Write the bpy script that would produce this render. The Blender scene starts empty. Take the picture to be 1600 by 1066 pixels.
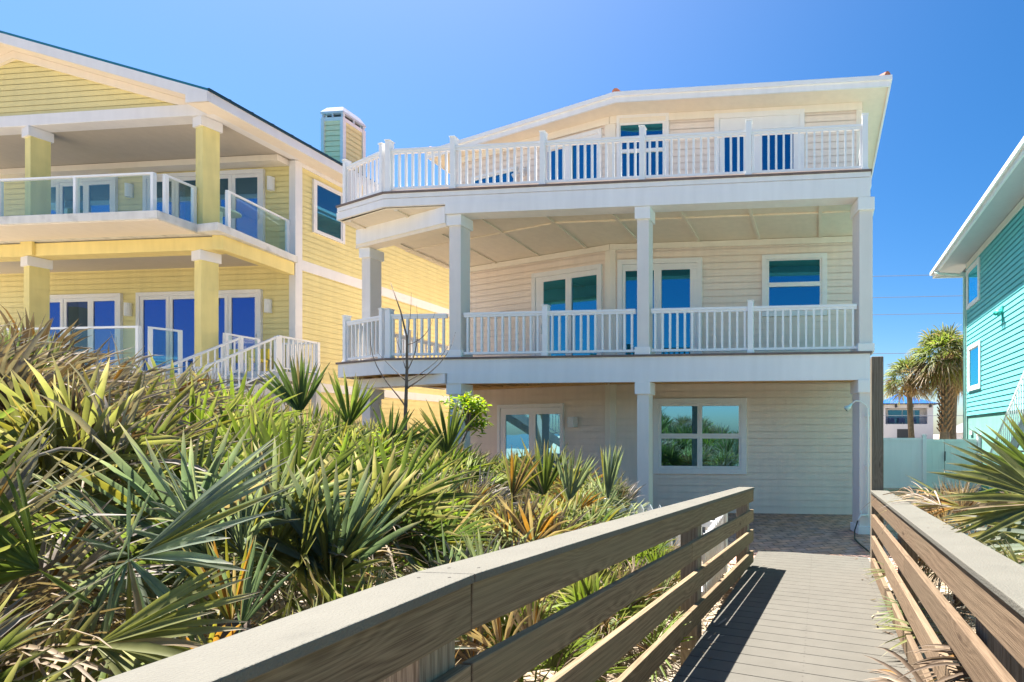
import bpy, math, random
import numpy as np
from mathutils import Vector, Matrix

R = math.radians
random.seed(7)
rng = np.random.RandomState(11)
scene = bpy.context.scene
col = scene.collection

# ------------------------------------------------------------------ camera
cam_d = bpy.data.cameras.new("camera")
cam = bpy.data.objects.new("camera", cam_d)
col.objects.link(cam)
cam.location = (0, 0, 1.75)
cam.rotation_euler = (R(90), 0, R(4.94))
cam_d.sensor_width = 36
cam_d.lens = 775 / 1600 * 36
cam_d.shift_x = -(1213 - 800) / 1600
cam_d.shift_y = (678 - 533) / 1600
cam_d.clip_start = 0.05
cam_d.clip_end = 6000
scene.camera = cam

# ------------------------------------------------------------------ light
SUN_DIR = Vector((-0.43, 0.235, 1.0)).normalized()      # towards the sun
el = math.asin(SUN_DIR.z)
az = math.atan2(SUN_DIR.x, SUN_DIR.y)                  # from +Y towards +X
world = bpy.data.worlds.new("World")
scene.world = world
world.use_nodes = True
nt = world.node_tree
bg = nt.nodes["Background"]
sky = nt.nodes.new("ShaderNodeTexSky")
sky.sky_type = 'NISHITA'
sky.sun_disc = False
sky.sun_elevation = el
sky.sun_rotation = az
sky.altitude = 0
sky.air_density = 1.0
sky.dust_density = 1.0
sky.ozone_density = 3.5
SKY_SAT, SKY_STR, SUN_STR, EXPO = 1.38, 0.0500, 5.0, 2.0
hs = nt.nodes.new("ShaderNodeHueSaturation")              # clear, deep blue subtropical sky
hs.inputs["Hue"].default_value = 0.500
hs.inputs["Saturation"].default_value = SKY_SAT
nt.links.new(sky.outputs[0], hs.inputs["Color"])
nt.links.new(hs.outputs[0], bg.inputs[0])
bg.inputs[1].default_value = SKY_STR
sun_d = bpy.data.lights.new("sun", 'SUN')
sun_d.energy = SUN_STR
sun_d.angle = R(0.5)
sun_d.color = (1.0, 0.95, 0.87)
sun = bpy.data.objects.new("sun", sun_d)
col.objects.link(sun)
sun.rotation_euler = SUN_DIR.to_track_quat('Z', 'Y').to_euler()
scene.view_settings.view_transform = 'Standard'
scene.view_settings.look = 'None'
scene.view_settings.exposure = EXPO
scene.view_settings.gamma = 1.0
scene.cycles.max_bounces = 8
scene.cycles.use_denoising = True

# ------------------------------------------------------------------ materials
def new_mat(name):
    m = bpy.data.materials.new(name)
    m.use_nodes = True
    return m, m.node_tree, m.node_tree.nodes["Principled BSDF"]

def N(t, kind, **kw):
    n = t.nodes.new(kind)
    for k, v in kw.items():
        setattr(n, k, v)
    return n

def paint(name, rgb, rough=0.5, var=0.06, scale=3.0, bump=0.0, bscale=60, dirt=None, spec=0.4):
    """painted or plain surface: soft large-scale tone variation, fine grain, optional dirt blotches"""
    m, t, b = new_mat(name)
    tc = N(t, "ShaderNodeTexCoord")
    n1 = N(t, "ShaderNodeTexNoise"); n1.inputs["Scale"].default_value = scale; n1.inputs["Detail"].default_value = 6
    t.links.new(tc.outputs["Object"], n1.inputs["Vector"])
    ms = N(t, "ShaderNodeMapping"); ms.inputs["Scale"].default_value = (1, 1, 0.12); t.links.new(tc.outputs["Object"], ms.inputs["Vector"])
    ns = N(t, "ShaderNodeTexNoise"); ns.inputs["Scale"].default_value = 7; ns.inputs["Detail"].default_value = 5; t.links.new(ms.outputs[0], ns.inputs["Vector"])
    av = N(t, "ShaderNodeMath", operation='MULTIPLY_ADD'); av.inputs[1].default_value = 0.55
    hf = N(t, "ShaderNodeMath", operation='MULTIPLY'); hf.inputs[1].default_value = 0.45; t.links.new(n1.outputs[0], hf.inputs[0])
    t.links.new(ns.outputs[0], av.inputs[0]); t.links.new(hf.outputs[0], av.inputs[2])
    mp = N(t, "ShaderNodeMapRange"); mp.inputs[1].default_value = 0.33; mp.inputs[2].default_value = 0.67
    mp.inputs[3].default_value = 1 - var * 1.6; mp.inputs[4].default_value = 1 + var * 0.5
    t.links.new(av.outputs[0], mp.inputs[0])
    mx = N(t, "ShaderNodeVectorMath", operation='SCALE')
    mx.inputs[0].default_value = rgb
    t.links.new(mp.outputs[0], mx.inputs["Scale"])
    out = mx.outputs[0]
    if dirt:
        n2 = N(t, "ShaderNodeTexNoise"); n2.inputs["Scale"].default_value = dirt[1]; n2.inputs["Detail"].default_value = 8
        t.links.new(tc.outputs["Object"], n2.inputs["Vector"])
        r2 = N(t, "ShaderNodeMapRange"); r2.inputs[1].default_value = dirt[2]; r2.inputs[2].default_value = dirt[2] + 0.15
        r2.inputs[3].default_value = 0; r2.inputs[4].default_value = dirt[3]
        t.links.new(n2.outputs[0], r2.inputs[0])
        mc = N(t, "ShaderNodeMix", data_type='RGBA')
        t.links.new(r2.outputs[0], mc.inputs[0]); t.links.new(out, mc.inputs[6])
        mc.inputs[7].default_value = (*dirt[0], 1)
        out = mc.outputs[2]
    t.links.new(out, b.inputs["Base Color"])
    b.inputs["Roughness"].default_value = rough
    b.inputs["Specular IOR Level"].default_value = spec
    if bump:
        n3 = N(t, "ShaderNodeTexNoise"); n3.inputs["Scale"].default_value = bscale; n3.inputs["Detail"].default_value = 4
        t.links.new(tc.outputs["Object"], n3.inputs["Vector"])
        bp = N(t, "ShaderNodeBump"); bp.inputs["Strength"].default_value = bump; bp.inputs["Distance"].default_value = 0.01
        t.links.new(n3.outputs[0], bp.inputs["Height"]); t.links.new(bp.outputs[0], b.inputs["Normal"])
    return m

def glass(name, tint, dark=(0.01, 0.03, 0.05), refl=0.75):
    """solar-control glass: tinted mirror-like coat over a dark interior"""
    m, t, b = new_mat(name)
    b.inputs["Base Color"].default_value = (*dark, 1)
    b.inputs["Roughness"].default_value = 0.3
    g = N(t, "ShaderNodeBsdfGlossy"); g.inputs["Color"].default_value = (*tint, 1); g.inputs["Roughness"].default_value = 0.015
    tc = N(t, "ShaderNodeTexCoord")
    n = N(t, "ShaderNodeTexNoise"); n.inputs["Scale"].default_value = 1.3; n.inputs["Detail"].default_value = 1
    t.links.new(tc.outputs["Object"], n.inputs["Vector"])
    bp = N(t, "ShaderNodeBump"); bp.inputs["Strength"].default_value = 0.12; bp.inputs["Distance"].default_value = 0.008
    t.links.new(n.outputs[0], bp.inputs["Height"]); t.links.new(bp.outputs[0], g.inputs["Normal"])
    mx = N(t, "ShaderNodeMixShader"); mx.inputs[0].default_value = refl
    out = t.nodes["Material Output"]
    t.links.new(b.outputs[0], mx.inputs[1]); t.links.new(g.outputs[0], mx.inputs[2])
    t.links.new(mx.outputs[0], out.inputs[0])
    return m

def wood(name, c1, c2, c3, axis='Y', grain=26.0, green=0.0, bump=0.6):
    """weathered flat-sawn lumber in the board's own space (length along Y): cathedral grain, knots, greying"""
    m, t, b = new_mat(name)
    L = t.links.new
    tc = N(t, "ShaderNodeTexCoord"); oi = N(t, "ShaderNodeObjectInfo")
    rr = N(t, "ShaderNodeVectorMath", operation='SCALE'); rr.inputs[0].default_value = (3.1, 17.3, 5.7); L(oi.outputs["Random"], rr.inputs["Scale"])
    P = N(t, "ShaderNodeVectorMath", operation='ADD'); L(tc.outputs["Object"], P.inputs[0]); L(rr.outputs[0], P.inputs[1])
    if axis == 'Z':
        sw = N(t, "ShaderNodeSeparateXYZ"); cb = N(t, "ShaderNodeCombineXYZ"); L(P.outputs[0], sw.inputs[0])
        L(sw.outputs[0], cb.inputs[0]); L(sw.outputs[2], cb.inputs[1]); L(sw.outputs[1], cb.inputs[2]); P = cb
    def noise(scale, vec, detail=3, sc=(1, 1, 1)):
        mp = N(t, "ShaderNodeMapping"); mp.inputs["Scale"].default_value = sc; L(vec, mp.inputs["Vector"])
        n = N(t, "ShaderNodeTexNoise"); n.inputs["Scale"].default_value = scale; n.inputs["Detail"].default_value = detail
        L(mp.outputs[0], n.inputs["Vector"]); return n.outputs[0]
    def math_(op, a, b_=None, c=None):
        n = N(t, "ShaderNodeMath", operation=op)
        for i, v in enumerate((a, b_, c)):
            if v is None: continue
            if isinstance(v, (int, float)): n.inputs[i].default_value = v
            else: L(v, n.inputs[i])
        return n.outputs[0]
    sp = N(t, "ShaderNodeSeparateXYZ"); L(P.outputs[0], sp.inputs[0])
    across = math_('ADD', sp.outputs[2], math_('MULTIPLY', sp.outputs[0], 0.8))
    warp = noise(1.0, P.outputs[0], 2, (5.0, 0.9, 5.0))
    # knots: sparse cells, stretched along the board
    mk = N(t, "ShaderNodeMapping"); mk.inputs["Scale"].default_value = (6, 1.7, 6); L(P.outputs[0], mk.inputs["Vector"])
    vo = N(t, "ShaderNodeTexVoronoi"); vo.inputs["Scale"].default_value = 1.0; vo.inputs["Randomness"].default_value = 1.0; L(mk.outputs[0], vo.inputs["Vector"])
    kd = vo.outputs["Distance"]
    near = N(t, "ShaderNodeMapRange"); near.interpolation_type = 'SMOOTHSTEP'
    near.inputs[1].default_value = 0.02; near.inputs[2].default_value = 0.42; near.inputs[3].default_value = 1.0; near.inputs[4].default_value = 0.0
    L(kd, near.inputs[0])
    ph = math_('ADD', math_('MULTIPLY', across, 70.0), math_('MULTIPLY', warp, 9.0))
    ph = math_('ADD', ph, math_('MULTIPLY', near.outputs[0], 5.5))
    ring = math_('SINE', math_('MULTIPLY', ph, 3.1))
    fine = noise(22, P.outputs[0], 6, (14.0, 0.30, 14.0))
    v = math_('ADD', math_('MULTIPLY', ring, 0.085), fine)
    cr = N(t, "ShaderNodeValToRGB"); e = cr.color_ramp.elements
    e[0].position = 0.30; e[0].color = (*c1, 1); e[1].position = 0.66; e[1].color = (*c2, 1); L(v, cr.inputs[0])
    nb = noise(1.6, P.outputs[0], 5, (2.0, 0.6, 2.0))
    rb = N(t, "ShaderNodeMapRange"); rb.inputs[1].default_value = 0.42; rb.inputs[2].default_value = 0.66; rb.inputs[4].default_value = 0.55; L(nb, rb.inputs[0])
    mc = N(t, "ShaderNodeMix", data_type='RGBA'); mc.inputs[7].default_value = (*c3, 1); L(rb.outputs[0], mc.inputs[0]); L(cr.outputs[0], mc.inputs[6])
    kc = N(t, "ShaderNodeMapRange"); kc.inputs[1].default_value = 0.035; kc.inputs[2].default_value = 0.10; kc.inputs[3].default_value = 0.85; kc.inputs[4].default_value = 0.0; L(kd, kc.inputs[0])
    m2 = N(t, "ShaderNodeMix", data_type='RGBA'); m2.inputs[7].default_value = (c1[0] * 0.45, c1[1] * 0.4, c1[2] * 0.4, 1); L(kc.outputs[0], m2.inputs[0]); L(mc.outputs[2], m2.inputs[6])
    vr = N(t, "ShaderNodeMapRange"); vr.inputs[3].default_value = 0.82; vr.inputs[4].default_value = 1.18; L(oi.outputs["Random"], vr.inputs[0])
    vs = N(t, "ShaderNodeVectorMath", operation='SCALE'); L(m2.outputs[2], vs.inputs[0]); L(vr.outputs[0], vs.inputs["Scale"])
    L(vs.outputs[0], b.inputs["Base Color"])
    b.inputs["Roughness"].default_value = 0.8; b.inputs["Specular IOR Level"].default_value = 0.2
    bp = N(t, "ShaderNodeBump"); bp.inputs["Strength"].default_value = bump; bp.inputs["Distance"].default_value = 0.003
    L(v, bp.inputs["Height"]); L(bp.outputs[0], b.inputs["Normal"])
    return m

def leaf_mat(name, trans=0.35, rough=0.55):
    m, t, b = new_mat(name)
    a = N(t, "ShaderNodeAttribute"); a.attribute_name = "Col"
    tc = N(t, "ShaderNodeTexCoord")
    n = N(t, "ShaderNodeTexNoise"); n.inputs["Scale"].default_value = 9; n.inputs["Detail"].default_value = 6
    t.links.new(tc.outputs["Object"], n.inputs["Vector"])
    mp = N(t, "ShaderNodeMapRange"); mp.inputs[1].default_value = 0.3; mp.inputs[2].default_value = 0.7
    mp.inputs[3].default_value = 0.58; mp.inputs[4].default_value = 1.02
    t.links.new(n.outputs[0], mp.inputs[0])
    mx = N(t, "ShaderNodeVectorMath", operation='SCALE')
    t.links.new(a.outputs["Color"], mx.inputs[0]); t.links.new(mp.outputs[0], mx.inputs["Scale"])
    t.links.new(mx.outputs[0], b.inputs["Base Color"])
    b.inputs["Roughness"].default_value = rough
    b.inputs["Specular IOR Level"].default_value = 0.35
    tr = N(t, "ShaderNodeBsdfTranslucent")
    tw = N(t, "ShaderNodeVectorMath", operation='MULTIPLY'); tw.inputs[1].default_value = (1.7, 1.7, 0.9)
    t.links.new(mx.outputs[0], tw.inputs[0]); t.links.new(tw.outputs[0], tr.inputs["Color"])
    ms = N(t, "ShaderNodeMixShader"); ms.inputs[0].default_value = trans
    t.links.new(b.outputs[0], ms.inputs[1]); t.links.new(tr.outputs[0], ms.inputs[2])
    t.links.new(ms.outputs[0], t.nodes["Material Output"].inputs[0])
    return m

M = {}
M['white'] = paint('white_trim_paint', (0.86, 0.85, 0.83), 0.45, 0.03, 1.5)
M['vinyl'] = paint('white_vinyl', (0.86, 0.86, 0.85), 0.35, 0.02, 2.0, spec=0.5)
M['fascia'] = paint('white_fascia_paint', (0.86, 0.85, 0.84), 0.5, 0.05, 0.9, 0.08, 30)
M['cream'] = paint('cream_siding_paint', (0.91, 0.775, 0.655), 0.6, 0.05, 1.2, 0.15, 90)
M['creamtrim'] = paint('pale_trim_paint', (0.88, 0.81, 0.69), 0.55, 0.04, 1.2)
M['soffit'] = paint('cream_soffit_paint', (0.86, 0.76, 0.61), 0.6, 0.05, 0.8)
M['stone'] = paint('warm_grey_column_paint', (0.80, 0.75, 0.70), 0.6, 0.05, 1.6, 0.2, 120)
M['yellow'] = paint('yellow_siding_paint', (0.78, 0.67, 0.31), 0.6, 0.06, 0.9, 0.15, 80)
M['stucco'] = paint('yellow_stucco', (0.86, 0.73, 0.30), 0.8, 0.10, 2.0, 0.5, 150, dirt=((0.42, 0.37, 0.20), 2.2, 0.62, 0.25))
M['yellowbeam'] = paint('yellow_beam_paint', (0.86, 0.70, 0.28), 0.7, 0.08, 1.6, 0.2, 100)
M['slab'] = paint('weathered_white_slab', (0.72, 0.71, 0.68), 0.8, 0.10, 2.5, 0.4, 80, dirt=((0.35, 0.34, 0.32), 3.0, 0.55, 0.5))
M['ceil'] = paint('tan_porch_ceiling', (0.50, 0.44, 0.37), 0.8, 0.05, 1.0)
M['ytrim'] = paint('pale_lilac_trim', (0.78, 0.76, 0.76), 0.5, 0.04, 1.5)
M['pinkish'] = paint('pale_peach_soffit', (0.80, 0.72, 0.62), 0.6, 0.04, 1.0)
M['teal'] = paint('teal_siding_paint', (0.15, 0.60, 0.63), 0.55, 0.05, 1.0, 0.15, 80)
M['tealtrim'] = paint('pale_mint_trim', (0.55, 0.76, 0.70), 0.6, 0.05, 1.0)
M['foundation'] = paint('mint_foundation', (0.20, 0.44, 0.38), 0.8, 0.08, 2.0, 0.4, 60)
M['tealmetal'] = paint('teal_metal_roof', (0.01, 0.14, 0.20), 0.4, 0.05, 1.0)
M['darkmetal'] = paint('dark_teal_roof_edge', (0.01, 0.045, 0.06), 0.4, 0.05, 1.0)
M['bluemetal'] = paint('bright_blue_metal_roof', (0.01, 0.11, 0.36), 0.45, 0.06, 0.4)
M['chimshade'] = paint('chimney_yellow_shade_offset', (0.92, 0.80, 0.48), 0.6, 0.05, 1.4, 0.15, 80)  # same yellow cladding, colour lightened to offset the blue shade on the front
M['chimyellow'] = paint('chimney_yellow_side', (0.80, 0.70, 0.34), 0.6, 0.06, 1.4, 0.15, 80)  # the cladding's yellow without that lightening, right face only
M['galv'] = paint('galvanised_cap', (0.62, 0.65, 0.70), 0.35, 0.10, 4.0)
M['terracotta'] = paint('terracotta_tile', (0.45, 0.16, 0.09), 0.8, 0.25, 6.0, 0.4, 40)
M['deckedge'] = paint('brown_composite_decking', (0.20, 0.15, 0.13), 0.7, 0.15, 5.0)
M['lumber'] = wood('new_deck_joist_lumber', (0.55, 0.33, 0.15), (0.80, 0.55, 0.28), (0.70, 0.44, 0.18), 'Y', 20)
M['rail'] = wood('weathered_railing_board', (0.125, 0.084, 0.050), (0.285, 0.205, 0.125), (0.23, 0.18, 0.105), 'Y', 30)
M['railred'] = wood('reddish_railing_board', (0.105, 0.068, 0.042), (0.225, 0.155, 0.100), (0.19, 0.14, 0.092), 'Y', 30)
M['post'] = wood('weathered_post', (0.12, 0.092, 0.066), (0.30, 0.245, 0.185), (0.25, 0.22, 0.16), 'Z', 30)
M['composite'] = paint('grey_composite_board', (0.135, 0.127, 0.106), 0.75, 0.07, 3.0, 0.5, 140, dirt=((0.085, 0.08, 0.068), 5.0, 0.60, 0.4), spec=0.25)
M['deckboard'] = paint('grey_composite_decking', (0.112, 0.104, 0.088), 0.75, 0.07, 3.0, 0.5, 140, dirt=((0.09, 0.083, 0.07), 5.0, 0.60, 0.4), spec=0.25)
M['groove'] = paint('screw_head', (0.07, 0.06, 0.05), 0.6)
M['lampw'] = paint('white_wall_lamp', (0.80, 0.79, 0.77), 0.4, 0.03)
M['lampc'] = paint('cream_wall_lamp', (0.72, 0.67, 0.58), 0.5, 0.05)
M['tealplastic'] = paint('teal_fixture', (0.05, 0.50, 0.42), 0.4)
M['pvc'] = paint('white_pvc_pipe', (0.80, 0.80, 0.76), 0.35, 0.05)
M['rubber'] = paint('dark_hose', (0.03, 0.035, 0.03), 0.5)
M['furn'] = paint('dark_blue_furniture', (0.02, 0.05, 0.15), 0.5)
M['yfurn'] = paint('bright_yellow_bench', (0.75, 0.60, 0.05), 0.5)
M['bark'] = paint('brown_bark', (0.20, 0.15, 0.12), 0.9, 0.3, 12, 0.8, 40)
M['palmbark'] = paint('palm_trunk_bark', (0.26, 0.20, 0.14), 0.9, 0.35, 10, 1.0, 20)
M['boots'] = paint('palm_boot', (0.38, 0.24, 0.13), 0.9, 0.35, 8, 0.8, 20)
M['vent'] = paint('grey_vent', (0.70, 0.72, 0.72), 0.5)
M['interior'] = paint('dark_interior', (0.05, 0.055, 0.06), 0.8)
M['wire'] = paint('power_cable', (0.12, 0.14, 0.18), 0.6)
M['fence'] = paint('white_vinyl_fence', (0.93, 0.80, 0.86), 0.45, 0.04, 1.0)
M['fencemint'] = paint('pale_white_gate', (0.78, 0.78, 0.78), 0.5, 0.05, 1.0)
M['picket'] = paint('white_picket_paint', (0.78, 0.78, 0.77), 0.6, 0.08, 6.0)
M['greyroof'] = paint('grey_shingle', (0.22, 0.22, 0.23), 0.9, 0.2, 6)
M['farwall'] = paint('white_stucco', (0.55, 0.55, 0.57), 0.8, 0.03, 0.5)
M['glass_m'] = glass('blue_green_glass', (0.035, 0.26, 0.39), (0.004, 0.03, 0.035), 0.85)
M['glass_g'] = glass('ground_floor_glass', (0.22, 0.50, 0.66), (0.006, 0.03, 0.04), 0.85)
M['glass_y'] = glass('deep_blue_glass', (0.06, 0.115, 0.34), (0.01, 0.015, 0.04), 0.8)
M['glass_yu'] = glass('steel_blue_glass', (0.12, 0.30, 0.50), (0.02, 0.04, 0.05), 0.7)
M['glass_scr'] = glass('teal_screened_glass', (0.05, 0.20, 0.32), (0.01, 0.08, 0.13), 0.55)
M['glass_t'] = glass('cyan_glass', (0.10, 0.62, 0.80), (0.01, 0.06, 0.08), 0.85)
# clear balcony glass
m, t, b = new_mat('clear_balcony_glass')
tr = N(t, "ShaderNodeBsdfTransparent"); tr.inputs[0].default_value = (0.90, 0.965, 0.955, 1)
gl = N(t, "ShaderNodeBsdfGlossy"); gl.inputs["Roughness"].default_value = 0.02; gl.inputs["Color"].default_value = (0.8, 0.9, 1, 1)
mx = N(t, "ShaderNodeMixShader"); mx.inputs[0].default_value = 0.05
t.links.new(tr.outputs[0], mx.inputs[1]); t.links.new(gl.outputs[0], mx.inputs[2])
t.links.new(mx.outputs[0], t.nodes["Material Output"].inputs[0])
M['clear'] = m
M['leaf'] = leaf_mat('palmetto_leaf', 0.42)
M['dead'] = leaf_mat('dead_palmetto_leaf', 0.15, 0.7)
M['bush'] = leaf_mat('broad_leaf', 0.45)

# ground: sand with leaf litter
m, t, b = new_mat('sandy_ground')
tc = N(t, "ShaderNodeTexCoord")
n1 = N(t, "ShaderNodeTexNoise"); n1.inputs["Scale"].default_value = 1.2; n1.inputs["Detail"].default_value = 10
n2 = N(t, "ShaderNodeTexNoise"); n2.inputs["Scale"].default_value = 22; n2.inputs["Detail"].default_value = 6
t.links.new(tc.outputs["Object"], n1.inputs["Vector"]); t.links.new(tc.outputs["Object"], n2.inputs["Vector"])
ad = N(t, "ShaderNodeMath", operation='ADD'); t.links.new(n1.outputs[0], ad.inputs[0]); t.links.new(n2.outputs[0], ad.inputs[1])
cr = N(t, "ShaderNodeValToRGB"); e = cr.color_ramp.elements
e[0].position = 0.85; e[0].color = (0.20, 0.15, 0.10, 1); e[1].position = 1.2; e[1].color = (0.44, 0.37, 0.28, 1)
dv = N(t, "ShaderNodeMath", operation='MULTIPLY'); dv.inputs[1].default_value = 1.0
t.links.new(ad.outputs[0], dv.inputs[0]); t.links.new(dv.outputs[0], cr.inputs[0]); t.links.new(cr.outputs[0], b.inputs["Base Color"])
b.inputs["Roughness"].default_value = 0.95
bp = N(t, "ShaderNodeBump"); bp.inputs["Distance"].default_value = 0.03; t.links.new(n2.outputs[0], bp.inputs["Height"]); t.links.new(bp.outputs[0], b.inputs["Normal"])
M['sand'] = m
# pavers
m, t, b = new_mat('concrete_pavers')
tc = N(t, "ShaderNodeTexCoord")
mp = N(t, "ShaderNodeMapping"); mp.inputs["Rotation"].default_value = (0, 0, R(-24))
t.links.new(tc.outputs["Object"], mp.inputs["Vector"])
br = N(t, "ShaderNodeTexBrick"); br.inputs["Scale"].default_value = 1.0; br.inputs["Mortar Size"].default_value = 0.006
br.inputs["Brick Width"].default_value = 0.24; br.inputs["Row Height"].default_value = 0.16; br.inputs["Mortar"].default_value = (0.03, 0.026, 0.024, 1)
br.inputs["Color1"].default_value = (0.60, 0.33, 0.22, 1); br.inputs["Color2"].default_value = (0.43, 0.28, 0.24, 1)
br.inputs["Mortar Smooth"].default_value = 0.2; br.offset = 0.5
t.links.new(mp.outputs[0], br.inputs["Vector"])
n1 = N(t, "ShaderNodeTexNoise"); n1.inputs["Scale"].default_value = 5; n1.inputs["Detail"].default_value = 8; t.links.new(tc.outputs["Object"], n1.inputs["Vector"])
mr = N(t, "ShaderNodeMapRange"); mr.inputs[1].default_value = 0.3; mr.inputs[2].default_value = 0.7; mr.inputs[3].default_value = 0.6; mr.inputs[4].default_value = 1.25
t.links.new(n1.outputs[0], mr.inputs[0])
ml = N(t, "ShaderNodeVectorMath", operation='SCALE'); t.links.new(br.outputs[0], ml.inputs[0]); t.links.new(mr.outputs[0], ml.inputs["Scale"])
t.links.new(ml.outputs[0], b.inputs["Base Color"]); b.inputs["Roughness"].default_value = 0.8
bp = N(t, "ShaderNodeBump"); bp.inputs["Distance"].default_value = 0.006; bp.invert = True
t.links.new(br.outputs["Fac"], bp.inputs["Height"]); t.links.new(bp.outputs[0], b.inputs["Normal"])
M['paver'] = m
m, t, b = new_mat('sea_water')
b.inputs["Base Color"].default_value = (0.01, 0.06, 0.09, 1); b.inputs["Roughness"].default_value = 0.12
n1 = N(t, "ShaderNodeTexNoise"); n1.inputs["Scale"].default_value = 0.6; n1.inputs["Detail"].default_value = 6
tc = N(t, "ShaderNodeTexCoord"); t.links.new(tc.outputs["Object"], n1.inputs["Vector"])
bp = N(t, "ShaderNodeBump"); bp.inputs["Distance"].default_value = 0.4; t.links.new(n1.outputs[0], bp.inputs["Height"]); t.links.new(bp.outputs[0], b.inputs["Normal"])
M['sea'] = m

# ------------------------------------------------------------------ helpers
class Fr:
    """local wall frame: s along the wall, o outward, z up"""
    def __init__(self, p, d, outward=None):
        self.p = Vector((p[0], p[1], 0)); self.d = Vector((d[0], d[1], 0)).normalized()
        n = Vector((self.d.y, -self.d.x, 0))
        if outward is not None and n.dot(Vector((outward[0], outward[1], 0))) < 0: n = -n
        self.n = n
    def __call__(self, s, o, z):
        q = self.p + self.d * s + self.n * o
        return (q.x, q.y, z)
WF = Fr((0, 0), (1, 0), (0, 1))        # world frame: s = X, o = Y

class MB:
    def __init__(self): self.v = []; self.f = []
    def quad(self, a, b, c, d):
        i = len(self.v); self.v += [a, b, c, d]; self.f.append((i, i+1, i+2, i+3)); return self
    def box(self, s0, s1, o0, o1, z0, z1, fr=WF):
        i = len(self.v)
        for z in (z0, z1):
            for s, o in ((s0, o0), (s1, o0), (s1, o1), (s0, o1)): self.v.append(fr(s, o, z))
        self.f += [(i, i+3, i+2, i+1), (i+4, i+5, i+6, i+7), (i, i+1, i+5, i+4), (i+1, i+2, i+6, i+5), (i+2, i+3, i+7, i+6), (i+3, i, i+4, i+7)]
        return self
    def prism(self, pts, z0, z1):
        n = len(pts); i = len(self.v)
        zf0 = z0 if callable(z0) else (lambda p: z0); zf1 = z1 if callable(z1) else (lambda p: z1)
        self.v += [(p[0], p[1], zf0(p)) for p in pts] + [(p[0], p[1], zf1(p)) for p in pts]
        self.f.append(tuple(i + k for k in range(n - 1, -1, -1))); self.f.append(tuple(i + n + k for k in range(n)))
        for k in range(n): self.f.append((i + k, i + (k+1) % n, i + n + (k+1) % n, i + n + k))
        return self
    def bar(self, a, b, w, h, up=(0, 0, 1)):
        """square bar from a to b; w sideways, h along up"""
        a = Vector(a); b = Vector(b); d = (b - a).normalized(); up = Vector(up)
        s = d.cross(up)
        if s.length < 1e-4: s = d.cross(Vector((0, 1, 0)))
        s.normalize(); u = s.cross(d).normalized()
        i = len(self.v)
        for p in (a, b):
            for x, y in ((-1, -1), (1, -1), (1, 1), (-1, 1)): self.v.append(tuple(p + s * (x * w / 2) + u * (y * h / 2)))
        self.f += [(i, i+3, i+2, i+1), (i+4, i+5, i+6, i+7), (i, i+1, i+5, i+4), (i+1, i+2, i+6, i+5), (i+2, i+3, i+7, i+6), (i+3, i, i+4, i+7)]
        return self
    def tube(self, pts, rad, n=8):
        """tapered tube along pts; rad number or list"""
        P = [Vector(p) for p in pts]; k = len(P)
        if not isinstance(rad, (list, tuple)): rad = [rad] * k
        i0 = len(self.v)
        for j, p in enumerate(P):
            d = (P[min(j+1, k-1)] - P[max(j-1, 0)]).normalized()
            r = Vector((0, 0, 1)) if abs(d.z) < 0.9 else Vector((1, 0, 0))
            s = d.cross(r).normalized(); u = s.cross(d)
            for q in range(n):
                a = 2 * math.pi * q / n
                self.v.append(tuple(p + (s * math.cos(a) + u * math.sin(a)) * rad[j]))
        for j in range(k - 1):
            for q in range(n):
                a = i0 + j*n + q; b = i0 + j*n + (q+1) % n
                self.f.append((a, b, b + n, a + n))
        self.f.append(tuple(i0 + q for q in range(n-1, -1, -1))); self.f.append(tuple(i0 + (k-1)*n + q for q in range(n)))
        return self
    def build(self, name, mat, parent=None, smooth=False, bevel=0.0):
        me = bpy.data.meshes.new(name); me.from_pydata(self.v, [], self.f); me.update()
        o = bpy.data.objects.new(name, me); col.objects.link(o)
        me.materials.append(M[mat] if isinstance(mat, str) else mat)
        if smooth:
            me.polygons.foreach_set('use_smooth', [True] * len(me.polygons))
        if bevel:
            md = o.modifiers.new('bevel', 'BEVEL'); md.width = bevel; md.segments = 2; md.limit_method = 'ANGLE'; md.angle_limit = R(40)
        if parent is not None:
            o.parent = parent
            if parent.type == 'EMPTY': o.matrix_parent_inverse = Matrix.Translation(-parent.location)
        return o

def thing(name, label, cat, loc=(0, 0, 0), group=None):
    o = bpy.data.objects.new(name, None); col.objects.link(o)
    o.location = loc; o.empty_display_size = 0.3
    o['label'] = label; o['category'] = cat
    if group: o['group'] = group
    return o
def tag(o, label, cat, group=None):
    o['label'] = label; o['category'] = cat
    if group: o['group'] = group
    return o
def struct(o, kind='structure'):
    o['kind'] = kind
    return o

def board(name, a, b_, w, h, mat, parent=None, bevel=0.004):
    """a straight plank from a to b_ built in its own space, so the grain follows it"""
    a = Vector(a); b_ = Vector(b_); L = (b_ - a).length; d = (b_ - a).normalized()
    sx = d.cross(Vector((0, 0, 1))).normalized(); uz = sx.cross(d).normalized()
    o = MB().box(-w/2, w/2, 0, L, -h/2, h/2).build(name, mat, None, bevel=bevel)
    mw = Matrix(((sx.x, d.x, uz.x, a.x), (sx.y, d.y, uz.y, a.y), (sx.z, d.z, uz.z, a.z), (0, 0, 0, 1)))
    o.matrix_world = mw
    if parent is not None:
        o.parent = parent
        if parent.type == 'EMPTY': o.matrix_parent_inverse = Matrix.Translation(-parent.location)
    return o

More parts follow.
